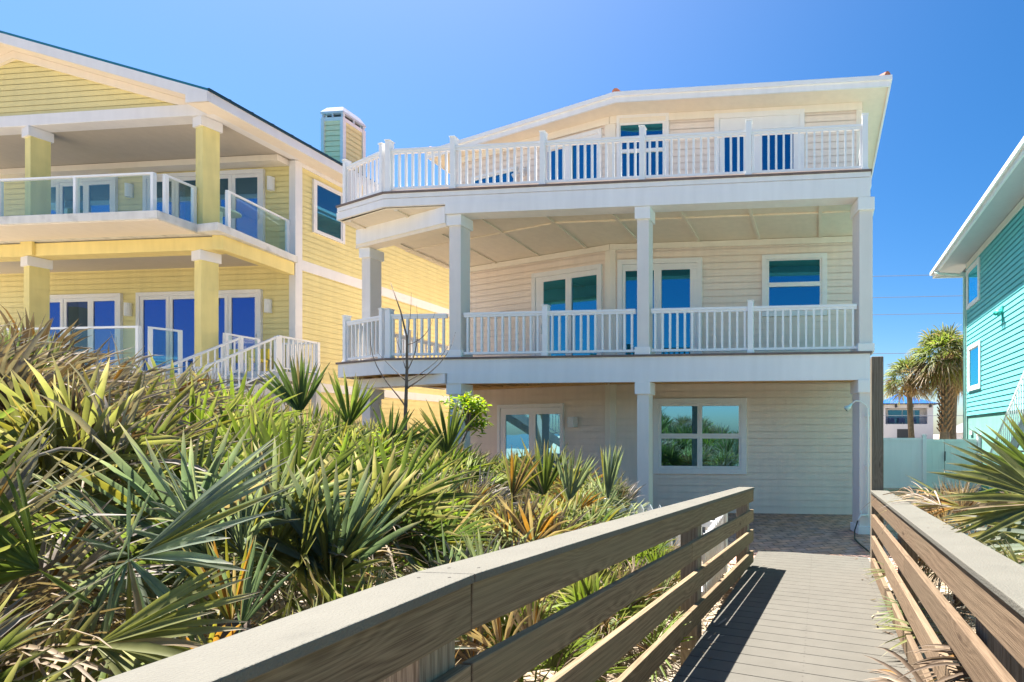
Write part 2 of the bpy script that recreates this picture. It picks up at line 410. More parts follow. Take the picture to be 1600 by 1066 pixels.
jr = random.Random(5)
def siding(mb, fr, s0, s1, z0, z1, expo, clip=None, lip=0.014, gap=0.009):
    """lap boards: each one leans out to its lower edge and leaves an open shadow gap over the board below"""
    z = z0
    while z < z1 - 1e-4:
        zt = min(z + expo, z1); zq = zt - (gap if zt < z1 - 1e-4 else 0)
        a0, a1 = (s0, s1) if clip is None else clip(z)
        b0, b1 = (s0, s1) if clip is None else clip(zq)
        if a1 > a0:
            if b1 <= b0: b0 = b1 = (b0 + b1) / 2
            cut = [0.0] + ([jr.uniform(0.15, 0.85)] if (a1 - a0) > 1.5 and jr.random() < 0.6 else []) + [1.0]
            for u, v in zip(cut[:-1], cut[1:]):
                g0 = 0.003 if u > 0 else 0.0; g1 = 0.003 if v < 1 else 0.0
                p0 = a0 + (a1 - a0) * u + g0; p1 = a0 + (a1 - a0) * v - g1; q0 = b0 + (b1 - b0) * u + g0; q1 = b0 + (b1 - b0) * v - g1
                mb.quad(fr(p0, lip, z), fr(p1, lip, z), fr(q1, 0.004, zq), fr(q0, 0.004, zq))
            mb.quad(fr(a0, -0.03, z), fr(a1, -0.03, z), fr(b1, -0.03, zt), fr(b0, -0.03, zt))
        z = zt
    return mb

def window(parent, fr, s0, s1, z0, z1, cols, gmat, rows=1, trim=0.11, sash=0.05, name='window', tmat='white', sill=False, label=None, order='sash'):
    """trim frame proud of the wall; sashes and panes set back in it. s0..z1 is the outer edge of the trim."""
    mb = MB(); d = 0.062
    mb.box(s0, s0 + trim, 0.0, d, z0, z1, fr); mb.box(s1 - trim, s1, 0.0, d, z0, z1, fr)
    mb.box(s0 + trim, s1 - trim, 0.0, d, z1 - trim, z1, fr)
    if name == 'window': mb.box(s0 + trim, s1 - trim, 0.0, d, z0, z0 + trim, fr)
    w = mb.build(name, tmat, parent, bevel=0.004)
    if label: w['label'] = label
    a0, a1 = s0 + trim, s1 - trim; b0 = z0 + (trim if name == 'window' else 0.0); b1 = z1 - trim
    cw = (a1 - a0) / cols; rh = (b1 - b0) / rows
    sm = MB()
    for c in range(cols):
        for r in range(rows):
            x0 = a0 + c * cw; x1 = x0 + cw; y0 = b0 + r * rh; y1 = y0 + rh
            off = 0.044 if ((c + r) % 2 == 0) else 0.036
            q = sash
            sm.box(x0 + 0.002, x0 + q, 0.004, off, y0, y1, fr); sm.box(x1 - q, x1 - 0.002, 0.004, off, y0, y1, fr)
            bot = q * (1.6 if name != 'window' else 1.0)
            sm.box(x0 + q, x1 - q, 0.004, off, y0 + 0.002, y0 + bot, fr); sm.box(x0 + q, x1 - q, 0.004, off, y1 - q, y1 - 0.002, fr)
            p = MB().box(x0 + q, x1 - q, 0.0, off - 0.016, y0 + bot, y1 - q, fr).build('pane', gmat, w)
    sm.build('sash', tmat, w, bevel=0.003)
    if name == 'sliding_door':
        xm = a0 + cw * (cols - 1) + cw - sash * 0.5
        MB().box(xm - 0.012, xm + 0.012, 0.03, 0.06, z0 + 0.95, z0 + 1.2, fr).build('handle', tmat, w, bevel=0.004)
    return w

def opening(parent, fr, s0, s1, z0, z1, panes, gmat, name, trim=0.11, tmat='white', label=None):
    """trim, then a flat sash plate pierced by panes given as (s0, s1, z0, z1) in one row, or one column"""
    mb = MB(); d = 0.062
    mb.box(s0, s0 + trim, 0.0, d, z0, z1, fr).box(s1 - trim, s1, 0.0, d, z0, z1, fr).box(s0 + trim, s1 - trim, 0.0, d, z1 - trim, z1, fr)
    if name == 'window': mb.box(s0 + trim, s1 - trim, 0.0, d, z0, z0 + trim, fr)
    w = mb.build(name, tmat, parent, bevel=0.004)
    if label: w['label'] = label
    a0, a1 = s0 + trim + 0.002, s1 - trim - 0.002; b0 = z0 + (trim + 0.002 if name == 'window' else 0.0); b1 = z1 - trim - 0.002
    pz0 = min(p[2] for p in panes); pz1 = max(p[3] for p in panes)
    sm = MB(); e = 0.04
    sm.box(a0, a1, 0.004, e, b0, pz0, fr).box(a0, a1, 0.004, e, pz1, b1, fr)
    if len({(p[0], p[1]) for p in panes}) == 1:                         # a column of panes
        p = panes[0]; sm.box(a0, p[0], 0.004, e, pz0, pz1, fr).box(p[1], a1, 0.004, e, pz0, pz1, fr)
        zs = sorted(panes, key=lambda q: q[2])
        for u, v in zip(zs[:-1], zs[1:]): sm.box(p[0], p[1], 0.004, e + 0.01, u[3], v[2], fr)
    else:
        ps = sorted(panes); x = a0
        for i, p in enumerate(ps): sm.box(x, p[0], 0.004, e if i % 2 == 0 else e + 0.012, pz0, pz1, fr); x = p[1]
        sm.box(x, a1, 0.004, e, pz0, pz1, fr)
    sm.build('sash', tmat, w, bevel=0.003)
    for i, p in enumerate(panes): MB().box(p[0] - 0.001, p[1] + 0.001, 0.0, 0.022 + 0.004 * (i % 2), p[2] - 0.001, p[3] + 0.001, fr).build('pane', gmat, w)
    if name == 'sliding_door':
        xm = panes[-1][1] + 0.04
        MB().box(xm - 0.012, xm + 0.012, e + 0.002, e + 0.03, z0 + 0.95, z0 + 1.2, fr).build('handle', tmat, w, bevel=0.004)
    return w

def railing(parent, p0, p1, z, posts=(), h=0.83, ends=(True, True), post_h=0.98, spacing=0.137, mat='vinyl', skip_posts=False):
    """balustrade between two plan points; posts = distances along it"""
    fr = Fr(p0, (p1[0]-p0[0], p1[1]-p0[1])); L = (Vector(p1) - Vector(p0)).length
    mb = MB()
    mb.box(0, L, -0.03, 0.03, z + h - 0.045, z + h, fr)
    mb.box(0.0, L, -0.02, 0.02, z + h - 0.085, z + h - 0.046, fr)
    mb.box(0, L, -0.022, 0.022, z + 0.055, z + 0.10, fr)
    n = max(2, int(round(L / spacing))); st = L / n
    for i in range(n):
        s = (i + 0.5) * st
        if any(abs(s - q) < 0.06 for q in posts): continue
        mb.box(s - 0.018, s + 0.018, -0.017, 0.017, z + 0.10, z + h - 0.085, fr)
    r = mb.build('railing', mat, parent)
    pp = list(posts) + ([0.0] if ends[0] else []) + ([L] if ends[1] else [])
    for q in pp:
        MB().box(q - 0.05, q + 0.05, -0.051, 0.051, z, z + post_h, fr).box(q - 0.06, q + 0.06, -0.061, 0.061, z + post_h, z + post_h + 0.02, fr).box(q - 0.062, q + 0.062, -0.063, 0.063, z + 0.002, z + 0.05, fr).build('post', mat, r, bevel=0.005)
    return r

def lap_wall(parent, fr, s0, s1, z0, z1, mat, expo, clip=None, name='wall', label=None):
    mb = siding(MB(), fr, s0, s1, z0, z1, expo, clip, *((0.022, 0.016) if mat == 'teal' else (0.0115, 0.0068)))
    if clip is None: mb.quad(fr(s0, -0.12, z0), fr(s1, -0.12, z0), fr(s1, -0.12, z1), fr(s0, -0.12, z1))
    o = mb.build(name, mat, parent)
    if label: o['label'] = label
    return o

# ------------------------------------------------------------------ fronds
class Leaves:
    def __init__(self): self.V = []; self.F = []; self.C = []; self.n = 0
    def add(self, V, F, C):
        self.V.append(V.reshape(-1, 3)); self.F.append(F + self.n); self.C.append(C.reshape(-1, 3)); self.n += V.reshape(-1, 3).shape[0]
    def build(self, name, mat, parent=None):
        V = np.concatenate(self.V); F = np.concatenate(self.F); C = np.concatenate(self.C)
        me = bpy.data.meshes.new(name)
        me.vertices.add(len(V)); me.vertices.foreach_set('co', V.astype(np.float32).ravel())
        nf = len(F); me.loops.add(nf * 4); me.loops.foreach_set('vertex_index', F.astype(np.int32).ravel())
        me.polygons.add(nf); me.polygons.foreach_set('loop_start', (np.arange(nf) * 4).astype(np.int32))
        me.polygons.foreach_set('loop_total', np.full(nf, 4, np.int32))
        me.update(calc_edges=True)
        at = me.color_attributes.new('Col', 'FLOAT_COLOR', 'POINT')
        at.data.foreach_set('color', np.concatenate([np.clip(C, 0.004, 0.9), np.ones((len(C), 1))], 1).astype(np.float32).ravel())
        o = bpy.data.objects.new(name, me); col.objects.link(o); me.materials.append(M[mat])
        if parent is not None:
            o.parent = parent; o.matrix_parent_inverse = Matrix.Translation(-parent.location)
        return o

def nrm(v): return v / (np.linalg.norm(v) + 1e-9)

def blades(L, base, dirs, nor, length, width, droop, colr, tipc, curl, ns=5, tipfrom=0.8, fold=0.5):
    """many pointed V-folded blades. base (n,3), dirs (n,3), nor (n,3), length (n), width (n), droop (n), colr (n,3), tipc (n,3), curl (n)"""
    n = len(length)
    t = np.linspace(0, 1, ns + 1)
    prof = np.interp(t, [0, 0.12, 0.4, 0.75, 1], [0.30, 0.55, 1.0, 0.72, 0.04])
    side = np.cross(dirs, nor); side /= np.linalg.norm(side, axis=1, keepdims=True) + 1e-9
    c = base[:, None, :] + dirs[:, None, :] * (length[:, None] * t)[:, :, None]
    c = c + nor[:, None, :] * (curl[:, None] * length[:, None] * t**2)[:, :, None]
    g = (droop[:, None] * length[:, None] * np.clip(t - 0.3, 0, 1)**2 * 1.6)
    c[:, :, 2] -= g
    w = width[:, None] * prof[None, :]
    V = np.stack([c - side[:, None, :] * w[:, :, None], c - nor[:, None, :] * (w * fold)[:, :, None], c + side[:, None, :] * w[:, :, None]], axis=2)
    m = (np.clip((t - tipfrom) / (1 - tipfrom + 1e-6), 0, 1))[None, :, None]
    C = colr[:, None, :] * (1 - m) + tipc[:, None, :] * m
    C = np.repeat(C[:, :, None, :], 3, axis=2)
    C[:, :, 1, :] *= 0.85
    idx = np.arange(n * (ns + 1) * 3).reshape(n, ns + 1, 3)
    F = []
    for a in (0, 1):
        F.append(np.stack([idx[:, :-1, a], idx[:, :-1, a + 1], idx[:, 1:, a + 1], idx[:, 1:, a]], -1).reshape(-1, 4))
    L.add(V, np.concatenate(F), C)

PAL = {
    'green':  ((0.140, 0.190, 0.050), (0.30, 0.26, 0.17)),
    'bright': ((0.185, 0.260, 0.040), (0.34, 0.31, 0.15)),
    'deep':   ((0.085, 0.130, 0.048), (0.24, 0.21, 0.14)),
    'silver': ((0.250, 0.300, 0.215), (0.40, 0.36, 0.32)),
    'blue':   ((0.150, 0.215, 0.165), (0.36, 0.32, 0.29)),
    'olive':  ((0.230, 0.240, 0.090), (0.42, 0.35, 0.28)),
    'yellow': ((0.260, 0.240, 0.050), (0.38, 0.28, 0.12)),
    'orange': ((0.310, 0.155, 0.035), (0.34, 0.26, 0.20)),
    'tan':    ((0.360, 0.270, 0.180), (0.42, 0.34, 0.27)),
    'grey':   ((0.340, 0.290, 0.250), (0.40, 0.35, 0.31)),
    'brown':  ((0.200, 0.135, 0.085), (0.30, 0.23, 0.17)),
}

def fan(L, root, hub, R0, kind, nseg=22, spread=2.2, up=None, droop=0.10, fold=0.5, wilt=0.0, ns=5, wid=1.0, cone=0.12, lift=-0.25):
    """one palmetto leaf: petiole root->hub, fan of blades beyond the hub"""
    root = np.array(root, float); hub = np.array(hub, float)
    d = nrm(hub - root)
    d = nrm(d + np.array([0, 0, lift]))
    if up is None: up = np.array([0, 0, 1.0]) + rng.normal(0, 0.25, 3)
    n = nrm(up - d * np.dot(up, d)); s = np.cross(d, n)
    ph = np.linspace(-spread, spread, nseg) + rng.normal(0, 0.03 + 0.10 * wilt, nseg)
    D = np.cos(ph)[:, None] * d + np.sin(ph)[:, None] * s + n * (cone + rng.normal(0, 0.05 + 0.18 * wilt, nseg))[:, None]
    D /= np.linalg.norm(D, axis=1, keepdims=True)
    ln = R0 * (0.80 + 0.20 * np.cos(ph * 0.8)) * (1 + rng.normal(0, 0.05 + 0.08 * wilt, nseg))
    w = (R0 * 0.030 * wid) * (1 + rng.normal(0, 0.12, nseg)) * (1 - 0.55 * min(1, wilt * 1.2))
    base, tip = PAL[kind]
    br = math.exp(rng.normal(0, 0.16))
    C = np.array(base)[None, :] * br * np.exp(rng.normal(0, 0.13, (nseg, 1)))
    T = np.repeat(np.array(tip)[None, :], nseg, 0) * np.exp(rng.normal(0, 0.2, (nseg, 1)))
    # a stray blade or two turns yellow, orange or dry
    for k in range(nseg):
        r = rng.rand()
        if kind in ('green', 'bright', 'deep', 'blue', 'silver', 'olive') and r < 0.05:
            C[k] = np.array(PAL['yellow' if r < 0.025 else 'tan'][0])
        elif kind in ('tan', 'grey', 'brown') and r < 0.05: C[k] = np.array(PAL['orange'][0])
        elif kind == 'orange' and r < 0.6: C[k] = np.array(PAL['yellow' if r < 0.12 else ('brown' if r < 0.3 else ('tan' if r < 0.45 else 'olive'))][0])
    Nn = np.repeat(n[None, :], nseg, 0) + rng.normal(0, 0.10 + 0.5 * wilt, (nseg, 3))
    Nn = Nn - D * np.sum(Nn * D, 1)[:, None]; Nn /= np.linalg.norm(Nn, axis=1, keepdims=True) + 1e-9
    blades(L, np.repeat(hub[None, :], nseg, 0) + D * 0.01, D, Nn, ln, w,
           np.full(nseg, droop) + np.abs(rng.normal(0, 0.06 + 0.35 * wilt, nseg)), C, T, rng.normal(0, 0.03 + 0.16 * wilt, nseg), ns,
           0.60 + 0.3 * rng.rand(), fold + 0.4 * wilt)
    # petiole
    if np.linalg.norm(hub - root) > 0.03:
        pd = nrm(hub - root)
        pn = nrm(n - pd * np.dot(n, pd))
        blades(L, root[None, :], pd[None, :], pn[None, :], np.array([np.linalg.norm(hub - root) * 1.04]), np.array([0.011]), np.array([0.0]),
               np.array([base]) * 1.1, np.array([base]) * 1.1, np.array([0.0]), 3, 0.9, 0.3)

def palmetto(name, x, y, z, n, mix, label, size=1.0, ground=None, dead=0.25, wind=(0.25, 0.0), nseg=27, lean=None, heroes=(), face=0.0):
    """saw palmetto: stem from the ground, a head of fan leaves, and hanging dead leaves"""
    g = H(x, y) if ground is None else ground
    root = thing(name, label, 'palmetto', (x, y, g), 'saw palmetto plants along the boardwalk')
    L = Leaves(); D = Leaves(); kinds, ws = zip(*mix.items()); ws = np.array(ws, float) / sum(ws)
    c = np.array([x, y, z])
    for i in range(n):
        a = i * 2.39996 + rng.normal(0, 0.3); e = R(22 + 62 * ((i + 0.5) / n)**0.8 + rng.normal(0, 6))
        if lean is not None:
            pass
        d = np.array([math.cos(a) * math.cos(e), math.sin(a) * math.cos(e), math.sin(e)])
        d = nrm(d + np.array([wind[0], wind[1], 0]) * 0.6 + (np.array(lean) if lean is not None else 0))
        pl = size * rng.uniform(0.38, 0.62)
        k = kinds[rng.choice(len(kinds), p=ws)]
        r0 = c + np.array([rng.normal(0, .05), rng.normal(0, .05), -0.12])
        hub = r0 + d * pl; hub[2] -= 0.04 * math.cos(e)
        up = np.array([0, 0, 1.0]) * 0.8 - d * 0.2 + rng.normal(0, 0.45, 3)
        if rng.rand() < face: up = np.array([0.1, -0.9, 0.55]) + rng.normal(0, 0.3, 3)
        dry = k in ('tan', 'grey', 'brown')
        fan(D if dry else L, r0, hub, size * rng.uniform(0.42, 0.68), k, nseg + rng.randint(-3, 4), rng.uniform(1.3, 2.1) if not dry else rng.uniform(0.7, 1.3), up,
            droop=rng.uniform(0.02, 0.16), wilt=0.5 if dry else (0.12 if rng.rand() < 0.8 else 0.35), lift=rng.uniform(0.0, 0.75) if size > 0.7 else 0.1)
    for (hx, hy, hz, d, R0, k, ns_, spr, up, dr, wl) in heroes:
        hub = np.array([hx, hy, hz]); d = np.array(d, float); r0 = hub - nrm(d) * 0.45; r0[2] = min(r0[2], hz) - 0.15
        q = nrm(hub - r0)
        fan(D if k in ('tan', 'grey', 'brown') else L, hub - nrm(d) * 0.30, hub, R0, k, ns_, spr, np.array(up, float), dr, wilt=wl, ns=7, cone=0.05, lift=0.0)
    nd = int(n * dead * 1.5)
    for i in range(nd):
        a = rng.uniform(0, 6.283); e = R(rng.uniform(-45, 38) if rng.rand() < 0.5 else rng.uniform(20, 70))
        d = nrm(np.array([math.cos(a) * math.cos(e), math.sin(a) * math.cos(e), math.sin(e)]) + np.array([wind[0], wind[1], 0]) * (1 + 2.2 * dead))
        r0 = c + np.array([0, 0, -0.15]) ; hub = r0 + d * size * rng.uniform(0.3, 0.5)
        k = ['tan', 'grey', 'brown', 'tan', 'grey', 'olive', 'tan', 'orange'][rng.randint(8)]
        fan(D, r0, hub, size * rng.uniform(0.45, 0.66), k, 17, rng.uniform(0.25, 0.9), np.array([0, 0, 1.0]) + rng.normal(0, .5, 3), droop=0.35, wilt=0.9)
    if L.n: L.build('fronds', 'leaf', root)
    if D.n: D.build('dead_fronds', 'dead', root)
    MB().tube([(x, y, g - 0.1), (x + 0.03, y, (g + z) / 2), (x, y, z - 0.05)], [0.08, 0.07, 0.06], 7).build('stem', 'bark', root, True)
    return root

# ------------------------------------------------------------------ terrain
def sm(a, b, x):
    t = min(1, max(0, (x - a) / (b - a))); return t * t * (3 - 2 * t)
def H(x, y):
    """ground height"""
    left = 0.30 * max(0, -x - 1.9) ** 1.0
    left = min(left, 2.2) * (1 - sm(4.6, 9.0, y)) * sm(-16, -6, y)
    left *= 1 - sm(-14, -24, x) if x < -14 else 1
    right = min(0.22 * max(0, x - 1.0), 1.2) * (1 - sm(6, 11, y)) * sm(-16, -6, y)
    sea = -2.6 * (1 - sm(-34, -12, y))
    near = -0.12 * (1 - sm(5.8, 6.7, y))
    return left + right + sea + near - 0.012
def axis(rng_, fine, coarse):
    a = list(np.arange(rng_[0], rng_[1] + 1e-6, fine)); k = fine; v = a[-1]
    while v < coarse: k *= 1.35; v += k; a.append(v)
    k = fine; v = a[0]; b_ = []
    while v > -coarse: k *= 1.35; v -= k; b_.append(v)
    return b_[::-1] + a
xs = axis((-14, 6), 0.3, 1500); ys = axis((-6, 12), 0.3, 1500)
ys = [y for y in ys if y > -45]
V = [(x, y, H(x, y) + (rng.normal(0, 0.012) if (abs(x) < 14 and y < 6 and y > -8 and not -1.2 < x < 1) else 0)) for y in ys for x in xs]
nx = len(xs)
F = [(j*nx + i, j*nx + i + 1, (j+1)*nx + i + 1, (j+1)*nx + i) for j in range(len(ys) - 1) for i in range(nx - 1)]
mb = MB(); mb.v = V; mb.f = F
struct(mb.build('ground', 'sand', smooth=True))
struct(MB().quad((-3000, -3500, -2.2), (3000, -3500, -2.2), (3000, -30, -2.2), (-3000, -30, -2.2)).build('sea', 'sea'))
pav = MB().prism([(-9.6, 7.6), (-1.5, 7.05), (-1.2, 6.6), (1.5, 6.3), (1.7, 14), (-9.6, 14)], -0.06, 0.0)
struct(pav.build('patio', 'paver'))

# ------------------------------------------------------------------ boardwalk
SL = 0.054
def dz(y): return 0.055 + SL * (7.1 - y) if y > -1 else 0.055 + SL * 8.1
mb = MB(); y = 6.99; SK = -0.26
th = math.atan(SK); pitch = 0.147 / math.cos(th); bw = 0.1405 / math.cos(th)
while y > -3.5:
    pts = []
    x0, x1 = -0.875, 0.66
    ya = y + SK * (x0 - 0.0); yb = y + SK * (x1 - 0.0)
    mb.prism([(x0, ya - bw), (x1, yb - bw), (x1, yb), (x0, ya)], lambda p: dz(p[1]) - 0.026, lambda p: dz(p[1]))
    y -= pitch
struct(mb.build('boardwalk_decking', 'deckboard', bevel=0.002))
mb = MB()
for x in (-0.84, -0.1, 0.62):
    for a, b_ in ((6.85, -1.0), (-1.0, -3.4)):
        mb.bar((x, a, dz(a) - 0.12), (x, b_, dz(b_) - 0.12), 0.04, 0.18)
struct(mb.build('boardwalk_joists', 'rail'))
# screws in the decking
mb = MB(); y = 6.9
while y > 2.6:
    for x in (-0.1, 0.55):
        yy = y + SK * x
        for o in (0.03, 0.11): mb.box(x - 0.003, x + 0.003, yy - o - 0.003, yy - o + 0.003, dz(yy - o) + 0.0005, dz(yy - o) + 0.002)
    y -= pitch
struct(mb.build('decking_screws', 'groove'))

def wood_rail(name, label, line, side, bmat, posts, topz, capw=0.20, jogs=()):
    """line: plan points of the inner face from the house end to behind the camera; side = +1 when the walk lies to +X"""
    t = thing(name, label, 'railing', (line[0][0], line[0][1], dz(line[0][1])), 'wooden boardwalk railings')
    for (a, b_) in zip(line[:-1], line[1:]):
        za, zb = topz(a[1]), topz(b_[1])
        d = Vector((b_[0]-a[0], b_[1]-a[1], 0)).normalized(); n = Vector((d.y, -d.x, 0))
        if n.x * side < 0: n = -n                      # towards the walk
        def P(p, o, z): return (p[0] + n.x * o, p[1] + n.y * o, z)
        # four boards on the walk side of the posts
        for k, zo in enumerate((0.100, 0.350, 0.600, 0.862)):
            hh = 0.143 if k else 0.150
            w = 0.042
            pa, pb = P(a, -w/2, za - zo), P(b_, -w/2, zb - zo)
            # planks butt over the posts, a few millimetres apart
            cuts = [0.0, 1.0]
            if (Vector(pb) - Vector(pa)).length > 4.2: cuts = [0.0, (0.47, 0.53, 0.47, 0.53)[k], 1.0]
            for c0, c1 in zip(cuts[:-1], cuts[1:]):
                if k == 0 and len(cuts) == 3:
                    if c0 > 0: continue
                    c1 = 1.0
                A0 = Vector(pa).lerp(Vector(pb), c0 + 0.0005); B0 = Vector(pa).lerp(Vector(pb), c1 - 0.0005)
                board('rail_board', A0, B0, w, hh, bmat, t)
    # cap boards mitred at the bends
    ns = []
    for (a, b_) in zip(line[:-1], line[1:]):
        d = Vector((b_[0]-a[0], b_[1]-a[1])).normalized(); n = Vector((d.y, -d.x))
        if n.x * side < 0: n = -n
        ns.append(n)
    inn = []; out = []
    for i, p in enumerate(line):
        if i == 0: n = ns[0]; k = 1
        elif i == len(line) - 1: n = ns[-1]; k = 1
        else:
            n = (ns[i-1] + ns[i]).normalized(); k = 1 / max(0.3, n.dot(ns[i]))
        inn.append((p[0] + n.x * 0.012 * k, p[1] + n.y * 0.012 * k)); out.append((p[0] - n.x * (capw - 0.012) * k, p[1] - n.y * (capw - 0.012) * k))
    for i in range(len(line) - 1):
        A = [inn[i], inn[i+1], out[i+1], out[i]]
        if i > 0:
            dd = Vector((inn[i+1][0]-inn[i][0], inn[i+1][1]-inn[i][1])).normalized() * 0.002
            A[0] = (A[0][0] + dd.x, A[0][1] + dd.y); A[3] = (A[3][0] + dd.x, A[3][1] + dd.y)
        zt = [topz(line[i][1]), topz(line[i+1][1]), topz(line[i+1][1]), topz(line[i][1])]
        mb = MB(); mb.v = [(p[0], p[1], z - 0.028) for p, z in zip(A, zt)] + [(p[0], p[1], z) for p, z in zip(A, zt)]
        mb.f = [(3, 2, 1, 0), (4, 5, 6, 7), (0, 1, 5, 4), (1, 2, 6, 5), (2, 3, 7, 6), (3, 0, 4, 7)]
        cap = mb.build('cap_board', 'composite', t, bevel=0.004)
        sc = MB()
        L = (Vector(line[i+1]) - Vector(line[i])).length
        for q in (0.06, L * 0.33, L * 0.66, L - 0.06):
            for w in (0.25, 0.7):
                f = q / L + random.uniform(-.004, .004)
                px = [inn[i][k] + (inn[i+1][k] - inn[i][k]) * f for k in (0, 1)]; po = [out[i][k] + (out[i+1][k] - out[i][k]) * f for k in (0, 1)]
                cx = px[0] + (po[0]-px[0]) * w; cy = px[1] + (po[1]-px[1]) * w
                cz = zt[0] + (zt[1] - zt[0]) * f
                sc.tube([(cx, cy, cz - 0.002), (cx, cy, cz + 0.0012)], 0.0045, 6)
        sc.build('screws', 'groove', cap)
    for (x, yy, w) in posts:
        MB().box(x - w/2, x + w/2, yy - w/2, yy + w/2, H(x, yy) - 0.3, topz(yy) - 0.032).build('post', 'post', t, bevel=0.005)
    return t
LZ = lambda y: 1.085 + 0.050 * (6.14 - max(y, 1.44))
wood_rail('wooden_railing', 'grey capped wooden railing on the left of the boardwalk, bent near its middle',
          [(-0.815, 6.15), (-1.065, 1.44), (-1.055, -2.4)], 1, 'rail',
          [(-0.935, 6.03, 0.14), (-1.035, 3.95, 0.14), (-1.18, 1.36, 0.14), (-1.17, -0.9, 0.14)], LZ)
RZ = lambda y: 1.085 + 0.044 * (6.0 - max(y, -0.8))
wood_rail('wooden_railing', 'sunlit grey capped wooden railing on the right of the boardwalk under dry fronds',
          [(0.605, 5.86), (0.55, 1.3), (0.62, -2.4)], -1, 'railred',
          [(0.715, 4.1, 0.14), (0.70, 2.0, 0.14), (0.72, -0.3, 0.14)], RZ)
tag(MB().box(0.612, 0.752, 5.90, 6.04, -0.3, 2.66).build('wooden_post', 'post', bevel=0.008),
    'tall weathered square wooden post at the far end of the right boardwalk railing', 'post')

# ------------------------------------------------------------------ cream house
HS = thing('beach_house', 'cream three-storey house with white balconies at the end of the boardwalk', 'house', (-4, 10.8, 0))
YW = 10.854; BX = -4.7; TH = R(15.5)
FRW = Fr((0, YW), (1, 0), (0, -1))                      # right part of the front wall, s = X
DL = (-math.cos(TH), math.sin(TH))
FLW = Fr((BX, YW), DL, (-0.2, -1))                      # left part, s from the bend
SL_END = 4.93
def onL(s): return (BX + DL[0]*s, YW + DL[1]*s)
LC = onL(SL_END)
floors = ((0.0, 2.95), (3.15, 6.05), (6.30, 8.90))
for z0, z1 in floors:
    lap_wall(HS, FRW, BX, 0.9, z0, z1, 'cream', 0.15)
    lap_wall(HS, FLW, 0, SL_END, z0, z1, 'cream', 0.15)
# side and back walls
for fr, a, b_ in ((Fr((0.9, YW), (0, 1), (1, 0)), 0.0, 15.0), (Fr(LC, (0, 1), (-1, 0)), 0.0, 13.8), (Fr((LC[0], 25.9), (1, 0), (0, 1)), 0.0, 0.9 - LC[0])):
    lap_wall(HS, fr, a, b_, 0, 8.9, 'cream', 0.15)
# corner boards, frieze boards
for z0, z1 in floors:
    for (fr, a, b_, o) in ((FRW, BX - 0.005, BX + 0.13, 0.031), (FLW, -0.005, 0.13, 0.030), (FRW, 0.80, 0.93, 0.031), (FLW, SL_END - 0.13, SL_END, 0.030)):
        MB().box(a, b_, 0, o, z0, z1, fr).build('corner_board', 'creamtrim', HS)
for zt, hh in ((8.90, 0.16), (6.02, 0.13), (2.953, 0.09)):
    MB().box(BX, 0.93, 0.032, 0.052, zt - hh, zt - 0.003, FRW).build('frieze_board', 'creamtrim', HS)
    MB().box(0, SL_END + 0.03, 0.032, 0.051, zt - hh, zt - 0.003, FLW).build('frieze_board', 'creamtrim', HS)

# windows and doors
window(HS, FRW, -3.692, -1.591, 0.86, 2.54, 2, 'glass_g', 2, 0.12, 0.055, label='white framed double window on the ground floor')
opening(HS, FLW, 1.32, 3.40, 0.0, 2.47, [(1.43, 2.17, 0.22, 2.22), (2.37, 3.14, 0.22, 2.22)], 'glass_g', 'sliding_door', 0.09)
opening(HS, FRW, -4.52, -2.59, 3.19, 5.66, [(-4.34, -3.68, 3.42, 5.41), (-3.51, -2.86, 3.42, 5.41)], 'glass_m', 'sliding_door')
opening(HS, FLW, 0.22, 2.28, 3.19, 5.61, [(0.36, 1.08, 3.42, 5.38), (1.25, 1.93, 3.42, 5.38)], 'glass_m', 'sliding_door')
opening(HS, FRW, -1.25, 0.17, 4.32, 5.675, [(-1.09, 0.01, 4.48, 4.97), (-1.10, 0.015, 5.055, 5.545)][:0] + [(-1.095, 0.012, 4.48, 4.965), (-1.095, 0.012, 5.06, 5.54)], 'glass_m', 'window')
opening(HS, FRW, -4.54, -3.34, 7.40, 8.91, [(-4.455, -3.485, 7.54, 8.06), (-4.455, -3.485, 8.14, 8.69)], 'glass_m', 'window', 0.07)
opening(HS, FRW, -2.31, -0.32, 6.35, 8.82, [(-2.11, -1.66, 6.56, 8.44), (-1.25, -0.56, 6.56, 8.43)], 'glass_m', 'sliding_door')
opening(HS, FLW, 0.22, 2.02, 6.35, 8.68, [(0.36, 1.06, 6.56, 8.49), (1.31, 1.88, 6.56, 8.46)], 'glass_m', 'sliding_door', 0.09)
opening(HS, FLW, 2.78, 4.30, 7.20, 8.30, [(2.88, 4.20, 7.30, 8.21)], 'glass_m', 'window', 0.06)

# decks
YF = 8.738; XR = 0.887; XK = -8.25
CH = (-9.68, 9.215)                                     # left end of the chamfer
DP = [(XR, YF), (XK, YF + 0.02), CH, (CH[0], 12.13), LC, (BX, YW - 0.02), (XR, YW - 0.02)]
def offp(pts, d):                                       # grow only the outward edge of the deck plan
    return [(XR + d, YF - d), (XK - d * 0.15, YF + 0.02 - d), (CH[0] - d, CH[1] - d * 0.7), (CH[0] - d, 12.13), LC, (BX, YW - 0.02), (XR + d, YW - 0.02)]
deck2 = MB().prism(offp(DP, 0.03), 3.15, 3.185).build('balcony_deck', 'deckedge', HS)
deck3 = MB().prism(offp(DP, 0.03), 6.31, 6.345).build('balcony_deck', 'deckedge', HS)
def rim(pts, z0, z1, t=0.04, o=0.0):
    """a rim board round the deck's open edges"""
    P = offp(None, o); Q = offp(None, o - t)
    mb = MB()
    P = [(P[6][0], P[6][1])] + P[:4]; Q = [(Q[6][0], Q[6][1])] + Q[:4]
    for k in range(4):
        mb.prism([P[k], P[k+1], Q[k+1], Q[k]], z0, z1)
    return mb
rim(DP, 2.885, 3.149, 0.04, 0.0).build('fascia', 'fascia', HS)
